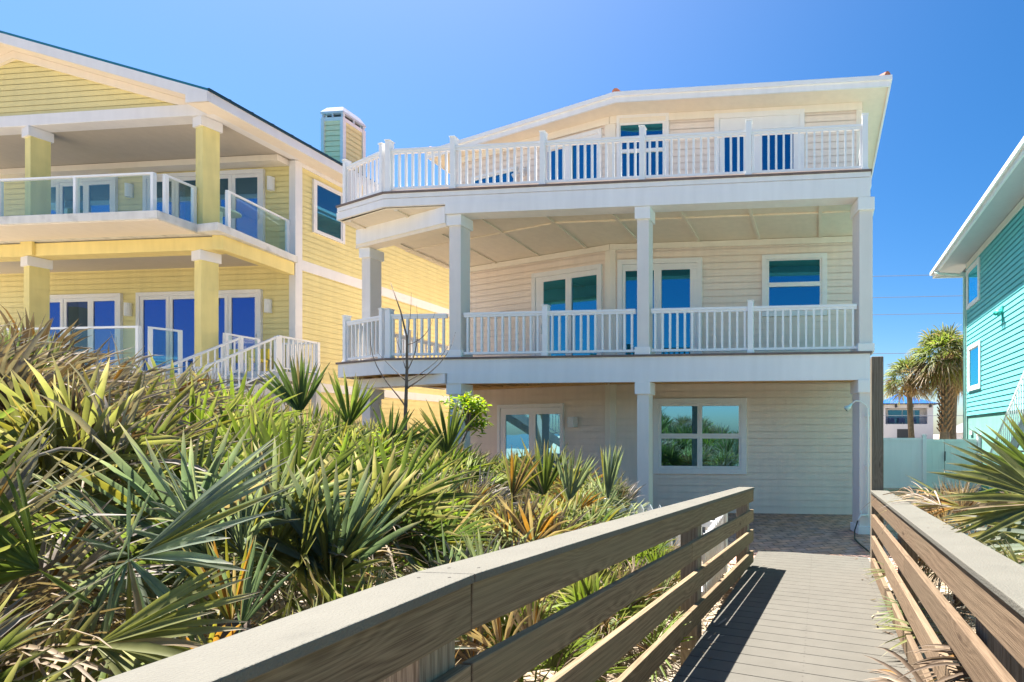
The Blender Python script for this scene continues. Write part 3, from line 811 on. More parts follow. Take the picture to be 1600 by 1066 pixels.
rim(DP, 6.225, 6.309, 0.04, 0.01).build('fascia', 'fascia', HS)
rim(DP, 6.06, 6.20, 0.04, 0.018).build('fascia', 'fascia', HS)
rim(DP, 6.195, 6.23, 0.06, -0.012).build('fascia_groove', 'stone', HS)
# ceiling of the first balcony with battens
ceil = MB().prism([(XR - 0.05, YF + 0.05), (XK, YF + 0.06), (CH[0] + 0.05, CH[1] + 0.05), (CH[0] + 0.05, 12.10), LC, (BX, YW), (XR - 0.05, YW)], 6.03, 6.058)
ceil.build('porch_ceiling', 'soffit', HS)
mb = MB()
def wall_y(x): return YW if x > BX else YW + (BX - x) * math.tan(TH)
for k in range(-1, 8):
    x = 0.024 - k * 1.345 if k >= 0 else None
    if x is None: continue
    y0 = YF + 0.06 if x > XK else YF + 0.06 + (XK - x) * 0.33
    mb.box(x - 0.035, x + 0.035, y0, wall_y(x) - 0.06, 5.998, 6.029)
mb.box(-5.35, XR - 0.1, 9.60, 9.66, 6.000, 6.0292)
mb.bar((-5.35, 9.63, 6.013), (-9.6, 9.63 + 4.25 * math.tan(TH), 6.013), 0.06, 0.028)
mb.build('ceiling_battens', 'soffit', HS)
# beams
mb = MB()
mb.box(-6.95, XR, YF - 0.002, YF + 0.05, 2.69, 2.8845)
mb.build('beam', 'fascia', HS)
mb = MB(); mb.box(-6.95, XR, YF + 0.052, YF + 0.24, 2.70, 2.884); mb.build('beam', 'lumber', HS)
mb = MB(); mb.box(-6.98, XR, YF - 0.020, YF + 0.26, 5.87, 6.0595); mb.build('beam', 'fascia', HS)
C1 = (-9.55, 9.72)
for z0, z1 in ((2.70, 2.884), (5.72, 6.027)):
    a = (-6.98, YF + 0.13); d = Vector((C1[0] - 0.15 - a[0], C1[1] + 0.02 - a[1])).normalized(); fr = Fr(a, d, (-.2, -1))
    MB().box(0, 2.80, -0.12, 0.12, z0, z1, fr).build('beam', 'fascia', HS)
MB().box(0, 2.85, -0.10, 0.10, 5.65, 5.7195, fr).build('beam_lip', 'soffit', HS)
# joists under the first deck
mb = MB(); x = -9.4
while x < 0.7:
    y0 = YF + 0.25 if x > -6.9 else (8.95 + 0.0 if x > XK else YF + 0.1 + (XK - x) * 0.33)
    mb.box(x - 0.02, x + 0.02, y0, wall_y(x) - 0.07, 2.90, 3.147); x += 0.405
mb.build('joists', 'lumber', HS)
mb = MB()
mb.box(BX + 0.02, 0.85, 0.055, 0.10, 2.86, 3.14, FRW); mb.box(0.04, SL_END, 0.055, 0.10, 2.86, 3.14, FLW)
mb.build('ledger_board', 'lumber', HS)

# columns
def column(poly, cap, base, z0, z1, capz=0.21, capo=0.035, baseh=0.14, mat='stone', cmat='white', parent=HS):
    c = (sum(p[0] for p in poly) / len(poly), sum(p[1] for p in poly) / len(poly))
    def gr(d): 
        o = []
        for p in poly:
            v = Vector((p[0]-c[0], p[1]-c[1])); l = v.length; v = v * ((l + d * 1.35) / l); o.append((c[0]+v.x, c[1]+v.y))
        return o
    o = MB().prism(poly, z0, z1 - capz + 0.01).build('column', mat, parent, bevel=0.004)
    if cap: MB().prism(gr(capo), z1 - capz, z1 - 0.0005).build('capital', cmat, o, bevel=0.004)
    if base: MB().prism(gr(0.035), z0 + 0.001, z0 + baseh).build('column_base', cmat, o, bevel=0.004)
    return o
def sq(x, y, w, d, a=0):
    """footprint with its near-left corner at x, y"""
    ca, sa = math.cos(a), math.sin(a)
    return [(x + u * ca - v * sa, y + u * sa + v * ca) for u, v in ((0, 0), (w, 0), (w, d), (0, d))]
right = [(0.70, YF + 0.02), (0.93, YF + 0.02), (0.93, YF + 0.36), (0.60, YF + 0.36)]
for z0, z1, b_ in ((0.0, 2.69, True), (3.186, 5.868, True)):
    column(right, True, b_, z0, z1, 0.22)
    column(sq(-3.30, YF + 0.03, 0.22, 0.22), True, b_, z0, z1, 0.22)
    column(sq(-6.96, YF + 0.06, 0.24, 0.24, R(-3)), True, b_, z0, z1, 0.20)
    column(sq(-9.60, 9.66, 0.22, 0.24, R(-8)), True, False, z0, 2.699 if z0 == 0 else 5.649, 0.20)

# balcony railings
YR = YF + 0.07
for z in (3.186, 6.346):
    up = z > 5
    if up:
        railing(HS, (0.80, YR), (XK + 0.07, YR), z, posts=[0.80 + 1.255, 0.80 + 3.209, 0.80 + 5.101, 0.80 + 6.87])
        railing(HS, (0.80, YR + 0.06), (0.80, YW - 0.1), z, ends=(False, False))
    else:
        railing(HS, (0.66, YR), (-3.04, YR), z, posts=[0.66 + 1.22], ends=(False, False), h=0.84, post_h=0.93)
        railing(HS, (-3.34, YR), (-6.66, YR), z, posts=[5.051 - 3.34], ends=(False, False), h=0.84, post_h=0.93)
        railing(HS, (-7.02, YR + 0.02), (XK + 0.07, YR), z, ends=(False, True), h=0.84, post_h=0.93)
    d = Vector((CH[0] - XK, CH[1] - YF)).normalized()
    a = (XK - 0.10, YR + 0.04); e2 = (CH[0] + 0.09, CH[1] + 0.10)
    railing(HS, a, e2, z, ends=(True, True), h=0.84, post_h=0.95, spacing=0.14)
    railing(HS, (CH[0] + 0.08, CH[1] + 0.2), (CH[0] + 0.08, 12.1), z, posts=[1.4], ends=(False, False), h=0.84)

# roof
RE = [(1.45, 10.30), (-4.36, 10.30), (-10.08, 12.00), (-10.08, 26.6), (1.45, 26.6)]
ZE = 9.05
def inset(pts, d):
    n = len(pts); out = []
    for i in range(n):
        a, b_, c = Vector(pts[i-1]), Vector(pts[i]), Vector(pts[(i+1) % n])
        d1 = (b_ - a).normalized(); d2 = (c - b_).normalized()
        n1 = Vector((d1.y, -d1.x)); n2 = Vector((d2.y, -d2.x))
        # edges run clockwise here, inward normal is on the right or left: test
        m = (n1 + n2).normalized(); k = d / max(0.2, m.dot(n1))
        out.append((b_.x + m.x * k, b_.y + m.y * k))
    return out
RI = inset(RE, 0.03); 
if not (RI[0][0] < RE[0][0]): RI = inset(RE, -0.03); sgn = -1
else: sgn = 1
mb = MB(); n = len(RE)
for k in range(n):
    mb.prism([RE[k], RE[(k+1) % n], RI[(k+1) % n], RI[k]], 8.86, ZE)
mb.build('roof_fascia', 'fascia', HS)
G1 = inset(RE, sgn * 0.02)
MB().prism(G1, 8.90, 8.915).build('soffit', 'soffit', HS)
mb = MB()                                                # gutter lip along the eave
G = inset(RE, -sgn * 0.035)
for k in range(n):
    mb.prism([G[k], G[(k+1) % n], RE[(k+1) % n], RE[k]], ZE - 0.075, ZE + 0.015)
mb.build('gutter', 'white', HS)
RP = RI; r1 = (-4.3, 16.2); r2 = (-4.3, 20.8); ZR = ZE + 1.9
ER = ZE + 0.0
mb = MB()
v = [(p[0], p[1], ER) for p in RP] + [(r1[0], r1[1], ZR), (r2[0], r2[1], ZR)]
mb.v = v; mb.f = [(0, 1, 5), (1, 2, 5), (2, 3, 6, 5), (3, 4, 6), (4, 0, 5, 6)]
rf = mb.build('roof', 'terracotta', HS)
mb = MB()
for p in (RP[0], RP[1], RP[2]):
    a = Vector((p[0], p[1], ER + 0.03)); b_ = Vector((r1[0], r1[1], ZR + 0.03)); L = (b_ - a).length; k = 0.02
    d = (b_ - a).normalized()
    while k < L:
        q = a + d * k; mb.tube([q, q + d * 0.34], [0.10, 0.075], 10); k += 0.3
mb.build('ridge_tiles', 'terracotta', rf)

# house fixtures
def wall_lamp(label, fr, s, z, mat, w=0.13, h=0.30, box=False):
    t = thing('wall_lamp', label, 'wall lamp', fr(s, 0, z), 'wall lamps on the house fronts')
    MB().box(s - w*0.35, s + w*0.35, 0.0, 0.05, z - h*0.3, z + h*0.3, fr).build('backplate', mat, t)
    mb = MB(); n = 10; rr = w / 2
    if box:
        for k, (a, b_, e) in enumerate(((-0.5, -0.12, 0.0), (-0.12, 0.12, 0.012), (0.12, 0.5, 0.0))):
            mb.box(s - rr - e, s + rr + e, 0.03, 0.03 + w * 0.8 + e, z + a * h, z + b_ * h, fr)
    else:
        c = fr(s, 0.05, z)
        mb.prism([(c[0] + rr * math.cos(2*math.pi*q/16), c[1] + rr * math.sin(2*math.pi*q/16)) for q in range(16)], z - h/2, z + h/2)
        mb.prism([(c[0] + rr*1.06 * math.cos(2*math.pi*q/16), c[1] + rr*1.06 * math.sin(2*math.pi*q/16)) for q in range(16)], z + h/2, z + h/2 + 0.015)
    mb.build('lamp_shade', mat, t, bevel=0.004)
    return t
wall_lamp('small cream box lamp on the ground floor wall right of the cream house sliding door', FLW, 0.995, 2.02, 'lampw', 0.17, 0.24, True)
sp = thing('security_light', 'small swivelling white spotlight on the cream house top floor wall behind the railing', 'spotlight', FLW(2.57, 0, 8.1))
MB().box(2.52, 2.62, 0.0, 0.04, 8.02, 8.22, FLW).build('backplate', 'lampw', sp)
a = FLW(2.57, 0.05, 8.12)
MB().tube([FLW(2.57, 0.03, 8.16), FLW(2.50, 0.14, 8.12), FLW(2.44, 0.20, 8.04)], [0.03, 0.05, 0.065], 10).tube([FLW(2.58, 0.03, 8.08), FLW(2.66, 0.14, 8.04), FLW(2.70, 0.20, 7.96)], [0.03, 0.05, 0.065], 10).build('lamp_head', 'lampw', sp, True)
sh = thing('outdoor_shower', 'white pipe outdoor shower with curved arm and green head on the corner column', 'outdoor shower', (0.75, YF - 0.05, 0))
MB().tube([(0.84, YF - 0.04, 0.30), (0.84, YF - 0.04, 2.20)], 0.016, 8).box(0.80, 0.90, YF - 0.035, YF + 0.018, 1.18, 1.21).box(0.80, 0.90, YF - 0.035, YF + 0.018, 2.05, 2.08).build('pipe', 'pvc', sh)
MB().tube([(0.84, YF - 0.04, 2.19), (0.80, YF - 0.05, 2.25), (0.71, YF - 0.08, 2.31), (0.62, YF - 0.11, 2.32), (0.55, YF - 0.13, 2.25)], 0.011, 8).build('shower_arm', 'pvc', sh, True)
MB().tube([(0.56, YF - 0.13, 2.27), (0.52, YF - 0.14, 2.22), (0.46, YF - 0.16, 2.17)], [0.012, 0.03, 0.055], 12).build('shower_head', 'tealtrim', sh, True)
MB().tube([(0.84, YF - 0.04, 0.34), (0.72, YF - 0.06, 0.34), (0.66, YF - 0.10, 0.26)], 0.022, 8).tube([(0.72, YF - 0.06, 0.34), (0.72, YF - 0.06, 0.42)], 0.012, 6).build('tap', 'pvc', sh, True)
tag(MB().tube([(0.66, YF - 0.11, 0.25), (0.60, YF - 0.22, 0.10), (0.58, YF - 0.5, 0.02), (0.66, YF - 1.0, 0.02), (0.72, YF - 1.5, 0.05), (0.80, YF - 1.9, 0.03)], 0.013, 8).build('garden_hose', 'rubber', smooth=True),
    'dark garden hose hanging from the outdoor shower tap to the ground', 'hose')

# ------------------------------------------------------------------ yellow house
YH = thing('beach_house', 'yellow beach house with glass balconies and teal roof edge on the left', 'house', (-18, 11.4, 0))
XS = -13.1; YY = 11.372
FY = Fr((0, YY), (1, 0), (0, -1)); FYS = Fr((XS, YY), (0, 1), (1, 0))
XL = -22.9
lap_wall(YH, FY, XL, XS, 0, 3.0, 'yellow', 0.14)
lap_wall(YH, FY, XL, XS, 3.0, 6.05, 'yellow', 0.14)
lap_wall(YH, FY, XL, XS, 6.15, 8.60, 'yellow', 0.14)
for z0, z1 in ((0.0, 2.85), (3.07, 5.90), (6.15, 8.62)):
    lap_wall(YH, FYS, 0, 17, z0, z1, 'yellow', 0.14)
mb = MB()
mb.box(0.0, 17, 0, 0.03, 5.90, 6.16, FYS); mb.box(0, 17, 0, 0.03, 2.85, 3.08, FYS)
mb.box(-0.0, 0.13, 0, 0.035, 0.0, 8.62, FYS); mb.box(XS - 0.14, XS + 0.034, 0, 0.035, 0.0, 8.6, FY)
mb.box(0.14, 17, 0.0, 0.028, 8.52, 8.62, FYS)
mb.build('wall_trim', 'ytrim', YH)
MB().box(XL, XS, 28.3, 28.37, 0, 8.6).box(XL, XL + 0.1, YY, 28.3, 0, 8.6).build('wall', 'yellow', YH)
# balcony ceilings, slabs and beams
YC = 9.60
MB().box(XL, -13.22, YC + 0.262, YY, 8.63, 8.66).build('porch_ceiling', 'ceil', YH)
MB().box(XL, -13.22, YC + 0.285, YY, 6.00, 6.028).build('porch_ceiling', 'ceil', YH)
mb = MB(); mb.box(XL, XS - 0.15, YY - 0.30, YY - 0.02, 8.47, 8.615); mb.build('ceiling_trim', 'pinkish', YH)
slab = [(XL, 8.69), (-13.11, 8.76), (-13.15, 9.42), (-12.58, 9.36), (-13.02, 11.36), (XL, 11.36)]
MB().prism(slab, 6.03, 6.20).build('balcony_slab', 'slab', YH, bevel=0.008)
MB().prism([(XL, 8.72), (-13.14, 8.79), (-13.18, 9.46), (XL, 9.46)], 6.012, 6.029).build('slab_soffit', 'pinkish', YH)
slab2 = [(XL, 9.0), (-14.0, 9.05), (-13.9, 9.5), (-12.9, 9.5), (-12.9, 10.3), (-13.02, 11.36), (XL, 11.36)]
MB().prism(slab2, 2.88, 3.06).build('balcony_slab', 'slab', YH, bevel=0.008)
mb = MB(); mb.box(XL, -13.0, YC, YC + 0.28, 5.72, 5.999)
frs = Fr((-12.80, 9.62), (-0.28, 1.75), (1, 0)); mb.box(0.0, 1.72, -0.22, 0.0, 5.72, 6.029, frs)
mb.box(-17.72, -17.42, YC - 0.05, YC - 0.001, 5.72, 6.029)
mb.build('beam', 'yellowbeam', YH, bevel=0.006)
mb = MB(); mb.box(XL, -13.20, YC - 0.02, YC + 0.25, 8.62, 8.87)
frb = Fr((-12.96, YC - 0.02), (0, 1), (1, 0)); mb.box(-0.0, 1.78, -0.24, 0.0, 8.62, 8.87, frb)
mb.build('beam', 'ytrim', YH, bevel=0.006)
# gable wall over the beam
XA = -18.0; ZA = 10.32
def gclip(z):
    h = (ZA - z) / 0.31
    return (XA - h, XA + h)
FG = Fr((0, YC + 0.06), (1, 0), (0, -1))
lap_wall(YH, FG, 0, 0, 8.87, ZA, 'yellow', 0.125, gclip, name='gable_wall')
# roof: two slopes with rake boards
slope = 0.31; XE = -12.55; ZEY = 8.70; YRF = 9.17; YRB = 29
def rz(x): return 10.54 - slope * abs(x - XA)
for s in (1, -1):
    xe = XA + s * (XE - XA)
    A = [(XA, YRF), (xe, YRF), (xe, YRB), (XA, YRB)]
    if s < 0: A = A[::-1]
    mb = MB().prism(A, lambda p: rz(p[0]) - 0.03, lambda p: rz(p[0]) + 0.02)
    r_ = mb.build('roof', 'tealmetal', YH)
    sm_ = MB()
    y = YRF + 0.4
    while y < YRB:                                       # standing seams
        sm_.bar((XA, y, rz(XA) + 0.035), (xe, y, rz(xe) + 0.035), 0.03, 0.035); y += 0.42
    sm_.build('roof_seams', 'darkmetal', r_)
    mb = MB()                                            # rake fascia
    for (o0, o1, t0, t1) in ((0.0, 0.04, 0.031, 0.235),):
        mb.v = [(XA, YRF + o0, rz(XA) - t1), (xe, YRF + o0, rz(xe) - t1), (xe, YRF + o1, rz(xe) - t1), (XA, YRF + o1, rz(XA) - t1),
                (XA, YRF + o0, rz(XA) - t0), (xe, YRF + o0, rz(xe) - t0), (xe, YRF + o1, rz(xe) - t0), (XA, YRF + o1, rz(XA) - t0)]
        mb.f = [(0, 3, 2, 1), (4, 5, 6, 7), (0, 1, 5, 4), (1, 2, 6, 5), (2, 3, 7, 6), (3, 0, 4, 7)]
    mb.build('rake_board', 'ytrim', YH)
    # rake soffit and inner rake trim
    A = [(XA, YRF + 0.04), (xe - s*0.04, YRF + 0.04), (xe - s*0.04, YC + 0.06), (XA, YC + 0.06)]
    MB().prism(A if s > 0 else A[::-1], lambda p: rz(p[0]) - 0.20, lambda p: rz(p[0]) - 0.18).build('rake_soffit', 'pinkish', YH)
    A = [(XA, YC + 0.0), (xe - s*0.5, YC + 0.0), (xe - s*0.5, YC + 0.05), (XA, YC + 0.05)]
    MB().prism(A if s > 0 else A[::-1], lambda p: rz(p[0]) - 0.37, lambda p: rz(p[0]) - 0.205).build('rake_trim', 'pinkish', YH)
    # eave fascia, flat soffit
    a, b_ = sorted((xe - s * 0.04, xe))
    MB().box(a, b_, YRF + 0.045, YRB, rz(xe) - 0.235, rz(xe) - 0.032).build('eave_fascia', 'ytrim', YH)
    a, b_ = sorted((XA + s * (XS - XA), xe - s * 0.041))
    MB().box(a, b_, YRF + 0.05, YRB, 8.62 + 0.002, 8.65).build('eave_soffit', 'pinkish', YH)
MB().box(-13.05, XE, YRF - 0.012, YRF - 0.001, 8.60, 8.80).build('rake_return', 'ytrim', YH)
mb = MB()
y = YRF
mb.box(XE + 0.0, XE + 0.035, YRF, YRB, rz(XE) - 0.03, rz(XE) + 0.025)
mb.build('roof_edge', 'darkmetal', YH)
# columns of the yellow house (turned a little off the facade line)
def ycol(px, py, z0, z1, s=0.27, rot=R(-14), base=False):
    poly = []
    c_, s_ = math.cos(rot), math.sin(rot)
    for u, v in ((0, 0), (0, s), (-s, s), (-s, 0)):
        poly.append((px + u * c_ - v * s_, py + u * s_ + v * c_))
    poly = poly[::-1]
    return column(poly, True, base, z0, z1, 0.21, 0.035, 0.2, 'stucco', 'ytrim', YH)
for px in (-13.26, -17.55):
    ycol(px, 9.60, 6.18, 8.615); ycol(px - 0.03, 9.60, 3.0, 5.718, base=True)
    ycol(px - 0.03, 9.60, 0.0, 2.88)
ycol(-21.9, 9.60, 6.18, 8.615); ycol(-21.9, 9.60, 3.0, 5.718); ycol(-21.9, 9.6, 0, 2.88)
# windows and doors
window(YH, FY, -20.64, -18.0, 3.07, 5.39, 3, 'glass_y', 1, 0.10, 0.09, name='sliding_door', tmat='ytrim')
window(YH, FY, -17.55, -14.0, 3.07, 5.39, 4, 'glass_y', 1, 0.10, 0.09, name='sliding_door', tmat='ytrim')
window(YH, FY, -20.75, -18.15, 6.21, 8.42, 3, 'glass_yu', 1, 0.10, 0.09, name='sliding_door', tmat='ytrim')
window(YH, FY, -17.35, -13.93, 6.21, 8.42, 4, 'glass_yu', 1, 0.10, 0.09, name='sliding_door', tmat='ytrim')
window(YH, FYS, 0.40, 1.25, 6.98, 8.36, 1, 'glass_scr', 1, 0.07, 0.03, tmat='ytrim', label='dark teal screened window on the side wall')
window(YH, FYS, 6.0, 7.0, 4.0, 5.3, 1, 'glass_scr', 1, 0.09, 0.04, tmat='ytrim')
# chimney
CX0, CX1, CY0, CY1 = -14.10, -13.50, 13.0, 13.62
ch = MB(); siding(ch, Fr((0, CY0), (1, 0), (0, -1)), CX0, CX1, 8.6, 10.72, 0.15); siding(ch, Fr((CX0, CY0), (0, 1), (-1, 0)), 0, CY1 - CY0, 8.6, 10.72, 0.15); siding(ch, Fr((0, CY1), (1, 0), (0, 1)), CX0, CX1, 8.6, 10.72, 0.15)
cho = ch.build('chimney', 'chimshade', YH)
siding(MB(), Fr((CX1, CY0), (0, 1), (1, 0)), 0, CY1 - CY0, 8.6, 10.72, 0.15).build('side_cladding', 'chimyellow', cho)
mb = MB()
for x, y in ((CX0, CY0), (CX1, CY0), (CX0, CY1), (CX1, CY1)): mb.box(x - 0.045, x + 0.045, y - 0.045, y + 0.045, 8.6, 10.75)
mb.box(CX0 + 0.046, CX1 - 0.046, CY0 - 0.03, CY0 + 0.01, 10.66, 10.76); mb.box(CX1 - 0.01, CX1 + 0.03, CY0 + 0.046, CY1 - 0.046, 10.66, 10.76)
mb.build('chimney_trim', 'ytrim', cho)
mb = MB().box(CX0 + 0.05, CX1 - 0.05, CY0 + 0.05, CY1 - 0.05, 10.7, 10.9)
mb.build('chimney_flue', 'interior', cho)
mb = MB(); a, b_, c, d = CX0 - 0.05, CX1 + 0.05, CY0 - 0.05, CY1 + 0.05; e = 0.10
mb.v = [(a, c, 10.86), (b_, c, 10.86), (b_, d, 10.86), (a, d, 10.86), (a, c, 10.92), (b_, c, 10.92), (b_, d, 10.92), (a, d, 10.92), (a+e, c+e, 11.09), (b_-e, c+e, 11.09), (b_-e, d-e, 11.09), (a+e, d-e, 11.09)]
mb.f = [(3, 2, 1, 0), (0, 1, 5, 4), (1, 2, 6, 5), (2, 3, 7, 6), (3, 0, 4, 7), (4, 5, 9, 8), (5, 6, 10, 9), (6, 7, 11, 10), (7, 4, 8, 11), (8, 9, 10, 11)]
for x, y in ((CX0, CY0), (CX1, CY0), (CX0, CY1), (CX1, CY1)): mb.box(x - 0.03, x + 0.03, y - 0.03, y + 0.03, 10.75, 10.86)
mb.box((CX0+CX1)/2 - 0.02, (CX0+CX1)/2 + 0.02, CY0 - 0.03, CY0, 10.75, 10.86); mb.box(CX1, CX1 + 0.03, (CY0+CY1)/2 - 0.02, (CY0+CY1)/2 + 0.02, 10.75, 10.86)
mb.build('chimney_cap', 'galv', cho)
# glass railings
def glass_rail(p0, p1, z, n, h=0.95):
    fr = Fr(p0, (p1[0]-p0[0], p1[1]-p0[1])); L = (Vector(p1) - Vector(p0)).length
    r = MB().box(0, L, -0.025, 0.025, z + h - 0.04, z + h, fr).box(0, L, -0.015, 0.015, z + 0.06, z + 0.09, fr).build('railing', 'vinyl', YH)
    for i in range(n + 1):
        q = L * i / n; q = min(max(q, 0.03), L - 0.03)
        MB().box(q - 0.03, q + 0.03, -0.03, 0.03, z + 0.001, z + h - 0.041, fr).build('post', 'vinyl', r)
    for i in range(n):
        MB().box(L*i/n + 0.035, L*(i+1)/n - 0.035, -0.004, 0.004, z + 0.09, z + h - 0.05, fr).build('glass_panel', 'clear', r)
glass_rail((-13.55, 9.02), (-22.6, 8.95), 6.20, 5, 0.90)
glass_rail((-13.43, 9.08), (-13.46, 9.62), 6.20, 1, 0.90)
glass_rail((-12.95, 9.80), (-13.25, 11.33), 6.20, 1, 0.90)
glass_rail((-14.05, 9.12), (-22.6, 9.05), 3.06, 5, 0.93)
glass_rail((-13.95, 9.18), (-13.75, 9.60), 3.06, 1, 0.93)
glass_rail((-13.15, 9.90), (-13.15, 10.6), 3.06, 1, 0.93)
wall_lamp('white half-round lamp beside the upper right door of the yellow house', FY, -13.72, 8.02, 'lampw', 0.15, 0.32)
wall_lamp('white half-round lamp between the two upper doors of the yellow house', FY, -17.75, 8.02, 'lampw', 0.15, 0.32)
wall_lamp('white half-round lamp beside the lower right door of the yellow house', FY, -13.80, 4.95, 'lampw', 0.15, 0.32)
wall_lamp('white half-round lamp between the two lower doors of the yellow house', FY, -17.78, 4.95, 'lampw', 0.15, 0.32)
tb = thing('bistro_table', 'small round pale table behind the upper right glass railing of the yellow house', 'table', (-13.9, 10.4, 6.2))
MB().tube([(-13.9, 10.4, 6.92), (-13.9, 10.4, 6.95)], 0.34, 20).build('table_top', 'tealtrim', tb)
MB().tube([(-13.9, 10.4, 6.22), (-13.9, 10.4, 6.92)], 0.035, 8).build('pedestal', 'tealtrim', tb)
MB().tube([(-13.9, 10.4, 6.20), (-13.9, 10.4, 6.23)], 0.2, 16).build('foot', 'tealtrim', tb)
bn = thing('yellow_bench', 'bright yellow bench on the lower deck of the yellow house', 'bench', (-13.9, 10.7, 3.06))
MB().box(-14.4, -13.35, 10.55, 10.95, 3.48, 3.54).build('seat', 'yfurn', bn)
MB().box(-14.4, -13.35, 10.95, 10.99, 3.56, 3.82).build('backrest', 'yfurn', bn)
for x in (-14.36, -13.39):
    for y in (10.58, 10.92): MB().box(x - 0.025, x + 0.025, y - 0.025, y + 0.025, 3.06, 3.479).build('leg', 'yfurn', bn)
# stairs and landing
LX0, LX1, LY0, LY1 = -13.0, -11.98, 10.05, 10.98
MB().box(-13.06, LX1, LY0, LY1, 2.95, 3.15).build('stair_landing', 'slab', YH, bevel=0.006)
mb = MB()
mb.box(LX1 - 0.12, LX1, LY1 - 0.12, LY1, 0, 2.949); mb.box(LX1 - 0.12, LX1, LY0, LY0 + 0.12, 0, 2.949); mb.box(-13.06, LX1, LY0 + 0.1, LY0 + 0.16, 2.4, 2.949)
mb.build('landing_post', 'slab', YH)
def picket_rail(a, b_, h=0.78, nb=10, parent=YH):
    a = Vector(a); b_ = Vector(b_); mb = MB()
    u = Vector((0, 0, 1))
    mb.bar(a + u*h, b_ + u*h, 0.05, 0.04); mb.bar(a + u*0.08, b_ + u*0.08, 0.035, 0.03)
    for i in range(1, nb):
        p = a + (b_ - a) * (i / nb); mb.bar(p + u*0.09, p + u*(h - 0.02), 0.02, 0.02, (0, 1, 0))
    r = mb.build('railing', 'vinyl', parent)
    for p in (a, b_): MB().bar(p, p + u*(h + 0.02), 0.06, 0.06, (0, 1, 0)).build('post', 'vinyl', r)
picket_rail((LX1 - 0.04, LY0 + 0.04, 3.15), (LX1 - 0.04, LY1 - 0.04, 3.15), nb=9)
picket_rail((LX1 - 0.1, LY1 - 0.04, 3.15), (-13.05, LY1 - 0.04, 3.15), nb=9)
picket_rail((LX1 - 0.04, LY0 - 0.02, 3.12), (LX1 - 0.04, LY0 - 2.4, 1.58), nb=20)
picket_rail((-12.9, LY0 - 0.02, 3.12), (-12.9, LY0 - 2.4, 1.58), nb=20)
mb = MB()
for i in range(9):
    z = 2.98 - i * 0.172; y = LY0 - 0.02 - i * 0.27
    mb.box(-12.86, LX1 - 0.08, y - 0.30, y, z - 0.04, z)
mb.bar((-12.88, LY0, 2.9), (-12.88, LY0 - 2.5, 1.32), 0.03, 0.26); mb.bar((LX1 - 0.06, LY0, 2.9), (LX1 - 0.06, LY0 - 2.5, 1.32), 0.03, 0.26)
mb.build('stairs', 'slab', YH)

# ------------------------------------------------------------------ teal house
TH_ = thing('beach_house', 'teal sided house with deep white eaves on the right', 'house', (5, 12, 0))
XT = 5.012; YT1 = 17.45
FT = Fr((XT, 0), (0, 1), (-1, 0))
FTN = Fr((XT, YT1), (1, 0), (0, 1))
lap_wall(TH_, FT, 3.0, YT1, 2.36, 7.75, 'teal', 0.15)
lap_wall(TH_, FTN, 0, 9, 2.36, 7.75, 'teal', 0.15)
lap_wall(TH_, Fr((XT, 3.0), (1, 0), (0, -1)), 0, 9, 2.36, 7.75, 'teal', 0.15)
MB().box(XT + 0.02, XT + 9, 3.02, YT1 - 0.02, -0.2, 2.36).build('foundation', 'foundation', TH_)
MB().box(YT1 - 0.12, YT1 + 0.03, 0.0, 0.035, 0.0, 7.1, FT).box(YT1 - 0.04, YT1 + 0.04, 0.036, 0.10, 0.0, 7.0, FT).build('corner_board', 'tealtrim', TH_, bevel=0.005)
# hip-like roof with a deep eave; the wall meets a sloping soffit
XEV = 4.135; YEV = 18.6
mb = MB()
mb.prism([(XEV, 2.2), (XEV + 0.05, 2.2), (XEV + 0.05, YEV), (XEV, YEV)], 7.44, 7.63)
mb.prism([(XEV + 0.05, YEV - 0.05), (15, YEV - 0.05), (15, YEV), (XEV + 0.05, YEV)], 7.44, 7.63)
mb.build('eave_fascia', 'white', TH_)
MB().prism([(XEV - 0.08, 2.2), (XEV - 0.001, 2.2), (XEV - 0.001, YEV + 0.07), (XEV - 0.08, YEV + 0.07)], 7.56, 7.67).build('gutter', 'white', TH_)
def tz(p): return 7.45 + (p[0] - XEV) * 0.12
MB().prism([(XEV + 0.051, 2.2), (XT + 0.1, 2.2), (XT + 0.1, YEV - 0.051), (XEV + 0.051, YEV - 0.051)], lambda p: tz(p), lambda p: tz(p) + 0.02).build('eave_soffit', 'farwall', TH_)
mb = MB(); mb.v = [(XEV - 0.02, 2.2, 7.635), (XEV - 0.02, YEV + 0.02, 7.635), (9.5, 13, 9.4), (9.5, 7.5, 9.4), (15.1, YEV + 0.02, 7.635), (15.1, 2.2, 7.635)]
mb.f = [(0, 3, 2, 1), (1, 2, 4), (4, 2, 3, 5), (5, 3, 0), (0, 1, 4, 5)]
mb.build('roof', 'greyroof', TH_)
MB().box(3.0, YT1 - 0.13, 0.0, 0.04, 7.34, 7.53, FT).build('frieze_board', 'creamtrim', TH_)
dp = MB().tube([(XEV - 0.02, YT1 + 0.6, 7.50), (XEV + 0.08, YT1 + 0.3, 7.34), (XT - 0.35, YT1 + 0.05, 7.22), (XT - 0.08, YT1 - 0.02, 7.12), (XT - 0.07, YT1 - 0.02, 0.3)], 0.045, 8)
dp.build('downspout', 'tealtrim', TH_, True)
window(TH_, FT, 15.84, 17.10, 3.16, 4.65, 1, 'glass_t', 1, 0.12, 0.04, label='lower side window reflecting the palms')
window(TH_, FT, 15.95, 17.28, 5.93, 7.27, 1, 'glass_t', 1, 0.12, 0.04, label='upper side window under the eaves')
MB().box(16.75, 17.0, 0.0, 0.03, 1.72, 1.85, FT).build('foundation_vent', 'vent', TH_)
sl = thing('wall_light', 'small teal twin spotlight on the sunlit side wall of the teal house', 'spotlight', FT(14.05, 0, 5.0))
